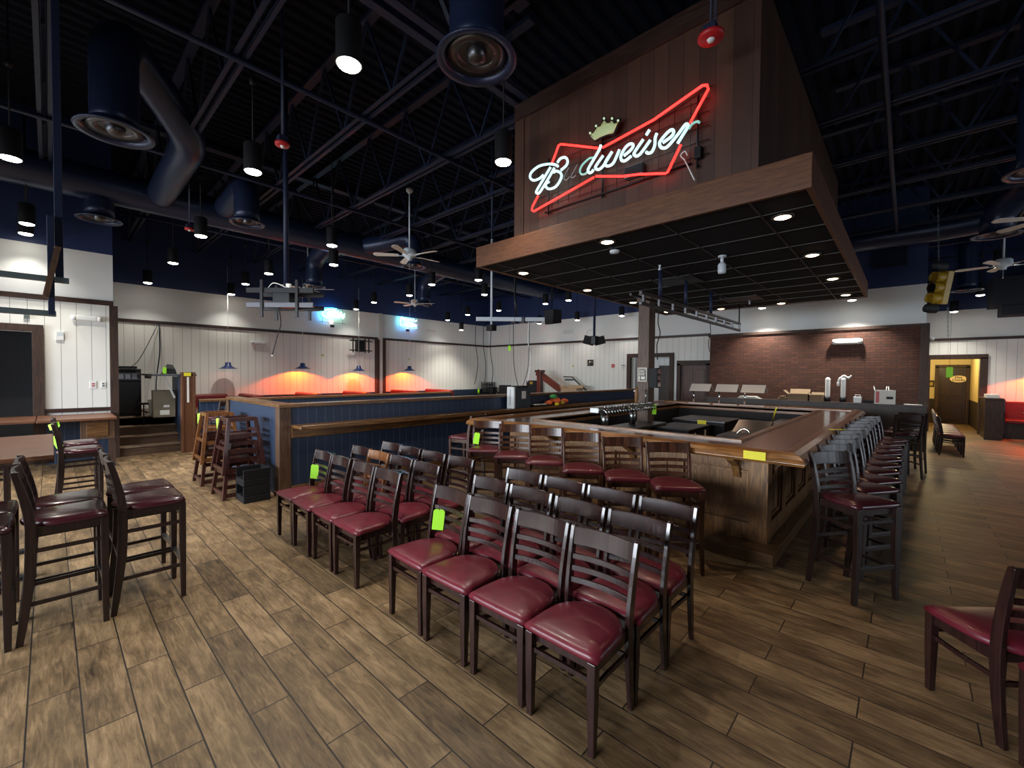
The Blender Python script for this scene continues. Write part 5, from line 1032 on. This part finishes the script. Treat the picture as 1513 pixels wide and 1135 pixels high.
wall_box('poster', 'small square dark poster on the back wall', 'poster', -9.14, 14.185, 2.03, -8.87, 14.20, 2.27, 'ink', [('print', 'greyboard', (-9.10, 14.182, 2.07, -9.03, 14.186, 2.15)), ('print', 'greyboard', (-8.97, 14.182, 2.15, -8.90, 14.186, 2.23)), ('print', 'paper', (-9.06, 14.182, 2.16, -9.00, 14.186, 2.22))])
wall_box('fire_alarm_pull', 'small red fire alarm box on the back wall left of the door', 'fire alarm', -8.08, 14.17, 1.97, -7.96, 14.20, 2.09, 'red', [('handle', 'white', (-8.05, 14.165, 2.02, -7.99, 14.171, 2.035))])
wall_box('wall_hook', 'little grey hook bracket beside the dark back doorway', 'hook', -7.66, 14.15, 2.03, -7.54, 14.20, 2.06, 'strut')
for y, z, lb in ((6.3, 2.25, 'small yellow square on the left wall between the orange glows'), (9.75, 2.22, 'small yellow square on the left wall right of the pilaster')): wall_box('wall_plate', lb, 'wall plate', -14.70, y, z, -14.69, y+0.10, z+0.07, 'gold')
wall_box('wall_plate', 'small yellow square on the back wall left of the dark poster', 'wall plate', -9.85, 14.19, 2.0, -9.76, 14.20, 2.07, 'gold')
wall_box('hall_picture', 'small dark framed picture in the yellow hall', 'picture', 0.50, 22.47, 1.34, 0.74, 22.50, 1.58, 'ink', [('photo', 'tin', (0.54, 22.465, 1.39, 0.70, 22.471, 1.52))])
# oval door sign
t = thing('door_sign', 'oval cream sign with black lettering on the hall door', 'sign')
MB().prism([(1.36+0.24*math.cos(a), 22.430, 1.645+0.145*math.sin(a)) for a in (2*PI*i/32 for i in range(32))], 0.012, 1).build('rim', 'redframe', t); MB().prism([(1.36+0.22*math.cos(a), 22.424, 1.645+0.125*math.sin(a)) for a in (2*PI*i/32 for i in range(32))], 0.008, 1).build('oval_board', plain('cream sign face', (0.90, 0.72, 0.42), 0.5), t)
for txt, z, sz in (('Hot', 1.670, 0.115), ('Chicks', 1.575, 0.115)):
    cu = bpy.data.curves.new('lettering', 'FONT'); cu.body = txt; cu.size = sz; cu.align_x = 'CENTER'; cu.extrude = 0.003; cu.offset = 0.002; cu.space_character = 1.05
    tmp = bpy.data.objects.new('text_source', cu); C.objects.link(tmp); bpy.context.view_layer.update(); me = bpy.data.meshes.new_from_object(tmp.evaluated_get(bpy.context.evaluated_depsgraph_get())); bpy.data.objects.remove(tmp); bpy.data.curves.remove(cu); me.materials.clear(); me.materials.append(M['ink'])
    o = bpy.data.objects.new('lettering', me); C.objects.link(o); o.parent = t; o.location = (1.36, 22.420, z-0.005); o.rotation_euler = (PI/2, 0, 0)
# traffic light
t = thing('traffic_light', 'yellow traffic light hanging tilted right of the canopy', 'traffic light', (0.42, 11.76, 3.44), -1.05); t.rotation_euler = (0.0, 0.20, -0.85); t.scale = (0.85, 0.85, 0.85)
MB().box(-0.13, 0.0, -0.37, 0.13, 0.14, 0.37).build('housing', 'tin', t, 0.015)
for k in (-1, 0, 1):
    z = k*0.235; v = []; n = 18
    def ring(y, r, a0=-1.35, a1=PI+1.35): return [(r*math.cos(a0+(a1-a0)*i/n), y, z+r*math.sin(a0+(a1-a0)*i/n)) for i in range(n+1)]
    g = MB(); rs = [ring(0.0, 0.118), ring(-0.10, 0.118), ring(-0.19, 0.118, -0.8, PI+0.8)]; rs2 = [ring(-0.19, 0.112, -0.8, PI+0.8), ring(-0.10, 0.112), ring(0.0, 0.112)]
    allr = rs+rs2; vv = [p for q in allr for p in q]; ff = []
    for i in range(5):
        for j in range(n): ff.append((i*(n+1)+j, i*(n+1)+j+1, (i+1)*(n+1)+j+1, (i+1)*(n+1)+j))
    g.add(vv, ff, True); g.build('visor', 'tin', t); MB().add([p for q in [[(x*0.97, y, z+(zz-z)*0.97) for x, y, zz in R_] for R_ in rs2] for p in q], [f for f in ff if max(f) < 3*(n+1)], True).build('visor_lining', 'ink', t)
    MB().lathe([(0.095, 0), (0.08, 0.02), (0.001, 0.035)], (0, 0, 0), 20, False).build('lens', 'ink', t).rotation_euler = (PI/2, 0, 0); t.children[-1].location = (0, 0, z)
def chain(p, q, n, name, label, m='strut'):
    g = MB(); P = Vector(p); Q = Vector(q)
    for i in range(n):
        c = P.lerp(Q, (i+0.5)/n); L = (Q-P).length/n*0.62; a = (i % 2)*PI/2
        g.tube([c+Vector((math.cos(a)*0.012*math.cos(w), math.sin(a)*0.012*math.cos(w), L*math.sin(w))) for w in (2*PI*k/8 for k in range(8))], 0.004, 5, True)
    return tag(g.build(name, m), label, 'chain')
chain((0.40, 11.74, 3.83), (0.36, 11.74, 5.0), 24, 'chain', 'chain holding up the yellow traffic light'); chain((0.54, 11.80, 3.05), (0.56, 11.80, 2.45), 14, 'chain', 'chain end dangling below the yellow traffic light')
paper_tag((0.595, 11.84, 1.90), 0.5, 'green tag dangling on a thin wire before the hall doorway', 0, 0.20, 0.11, 1.15)

# ------------------------------------------------------------------ things behind the half wall and on the ledge
t = thing('storage_case', 'tall case with white end and dark side standing on the drink ledge', 'case'); MB().box(-6.12, 6.52, 0.98, -5.93, 7.0, 1.42).build('case_body', plain('slate case', (0.03, 0.04, 0.05), 0.5), t, 0.008); MB().box(-6.125, 6.47, 0.98, -5.925, 6.52, 1.43).build('end_panel', 'white', t, 0.01); MB().box(-6.03, 6.466, 1.05, -6.02, 6.471, 1.38).build('slot', 'ink', t); MB().box(-5.93, 6.72, 1.18, -5.926, 6.85, 1.34).build('paper_label', 'paper', t); MB().box(-6.10, 6.6, 1.42, -5.95, 6.95, 1.45).build('lid_handle', 'black', t, 0.01)
jitter = random.Random(11); t = thing('cloth_heap', 'colourful heap of orange, green and yellow cloth on the drink ledge', 'cloth'); 
for c, r, m in (((-6.06, 7.80, 1.06), 0.09, 'orange'), ((-6.04, 8.05, 1.10), 0.12, 'orange'), ((-6.05, 7.98, 1.20), 0.08, 'green'), ((-5.98, 8.2, 1.05), 0.08, 'tin'), ((-6.05, 8.4, 1.08), 0.10, 'orange'), ((-5.97, 8.0, 1.03), 0.06, 'yellow')): lump = MB().ball((0, 0, 0), r*1.1, 14, 0.55); lump.v = [tuple(q*jitter.uniform(0.78, 1.2)+w_ for q, w_ in zip(v, (c[0], c[1], c[2]-0.02))) for v in lump.v]; lump.build('cloth', m, t)
t = thing('low_tray', 'flat white and black tray on the ledge between case and cloth heap', 'tray'); MB().box(-6.14, 7.15, 0.985, -5.92, 7.65, 1.02).build('tray', 'black', t, 0.004); MB().box(-6.12, 7.18, 1.02, -5.95, 7.60, 1.03).build('sheet', 'paper', t)
t = thing('rear_counter', 'long dark counter along the back wall under the equipment', 'counter'); MB().box(-14.5, 13.4, 0.72, -9.7, 14.1, 0.77).build('countertop', 'trimx', t, 0.004); MB().box(-14.4, 13.5, 0, -9.8, 14.0, 0.72).build('base_cabinet', 'darkpanel', t)
t = thing('metal_crate_rack', 'black wire rack of equipment at the left end of the back counter', 'rack'); g = MB()
for x in (-14.45, -14.1, -13.95): g.box(x-0.012, 13.55, 0.77, x+0.012, 13.58, 1.30).box(x-0.012, 13.9, 0.77, x+0.012, 13.93, 1.30)
for z in (0.85, 1.0, 1.15, 1.30): g.box(-14.46, 13.55, z-0.012, -13.94, 13.93, z+0.012)
g.build('frame', 'blackmetal', t)
for z in (0.87, 1.02, 1.165): MB().box(-14.42, 13.58, z, -14.0, 13.9, z+0.09).build('device', 'darksteel', t)
tag(MB().lathe([(0.05, 0), (0.05, 0.17), (0.02, 0.21), (0.02, 0.26), (0.001, 0.26)], (-14.52+0.0, 13.45, 0.77), 12).build('lime_bottle', 'lime'), 'lime bottle at the left end of the back counter', 'bottle')
for x0, x1, z1, lb in ((-13.92+0.05, -13.72, 1.10, 'slim black box right of the wire rack'), (-13.32, -12.85, 1.20, 'black square speaker on the back counter'), (-12.75, -12.4, 1.15, 'second black speaker partly behind the white-ended case')):
    t = thing('speaker', lb, 'speaker'); MB().box(x0, 13.55, 0.77, x1, 13.85, z1).build('housing', 'black', t, 0.01); MB().prism([((x0+x1)/2+(x1-x0)*0.32*math.cos(a), 13.546, 0.77+(z1-0.77)/2+(x1-x0)*0.32*math.sin(a)) for a in (2*PI*i/20 for i in range(20))], 0.004, 1).build('cone', 'blackmetal', t)
t = thing('hose_coil', 'coiled grey hose leaning on the back wall', 'hose'); MB().tube([(-13.62+0.12*math.cos(a), 13.8, 0.92+0.15*math.sin(a)) for a in (2*PI*i/20 for i in range(20))], 0.014, 6, True).build('coil', 'strut', t)
t = thing('open_cabinet', 'black slatted cabinet box with yellow note by the back wall', 'cabinet'); MB().box(-11.75, 13.6, 0.77, -11.22, 14.0, 1.43).build('body', 'black', t, 0.006); 
for k in range(4): MB().box(-11.70+0.12*k, 13.59, 0.90, -11.65+0.12*k, 13.60, 1.38).build('slat', 'shell', t)
MB().box(-11.55, 13.588, 1.28, -11.40, 13.592, 1.38).build('yellow_note', 'tin', t)
t = thing('stair_railing', 'red brown newel post with slanting rail by the back wall', 'railing'); MB().box(-10.70, 13.0, 0, -10.52, 13.18, 1.76).build('newel_post', 'redframe', t, 0.006); MB().box(-10.76, 12.95, 1.76, -10.46, 13.23, 1.86).build('newel_cap', 'redframe', t, 0.01); MB().bar([(-10.75, 13.09, 1.78), (-9.3, 13.09, 0.95)], 0.07, 0.26).build('slanting_board', 'redframe', t)
t = thing('metal_handrail', 'thin dark metal handrail slanting down beside the back wall', 'railing'); MB().tube([(-10.05, 13.9, 1.60), (-9.65, 13.9, 1.60), (-8.75, 13.9, 0.92)], 0.022, 8).build('rail', 'blackmetal', t); MB().box(-9.98, 13.88, 1.45, -9.62, 13.92, 1.53).build('plate', 'strut', t); MB().tube([(-9.6, 13.9, 1.52), (-8.95, 13.9, 1.02)], 0.010, 6).build('lower_rail', 'strut', t); MB().tube([(-8.75, 13.9, 0.95), (-8.75, 13.9, 0.0)], 0.02, 8).build('post', 'blackmetal', t)
open_box('cardboard_box', 'brown open carton on the dark units by the back wall', -9.45, 12.9, 0.83, -8.75, 13.3, 1.20, 'cardboard', 0.12)
t = machine('dark_service_unit', 'long low black service unit near the back door', 'cabinet', -9.6, 12.7, -7.6, 13.6, 0.83); MB().box(-8.6, 12.75, 0.83, -7.9, 13.5, 0.96).build('top_box', 'black', t, 0.01)

paper_tag((-3.16, 7.0, 1.20), 0.75, 'lime tag hanging on the right end of the beer tap tower', 0, 0.17, 0.07, 0.03)

# ------------------------------------------------------------------ world and colour management
wd = bpy.data.worlds.new('world'); bpy.context.scene.world = wd; wd.use_nodes = True
bg = wd.node_tree.nodes['Background']; bg.inputs[0].default_value = (0.55, 0.70, 1.0, 1); bg.inputs[1].default_value = 0.6
sc_ = bpy.context.scene
sc_.view_settings.view_transform = 'Standard'; sc_.view_settings.look = 'None'; sc_.view_settings.gamma = 1.0; sc_.view_settings.use_curve_mapping = False
sc_.view_settings.exposure = 0.4
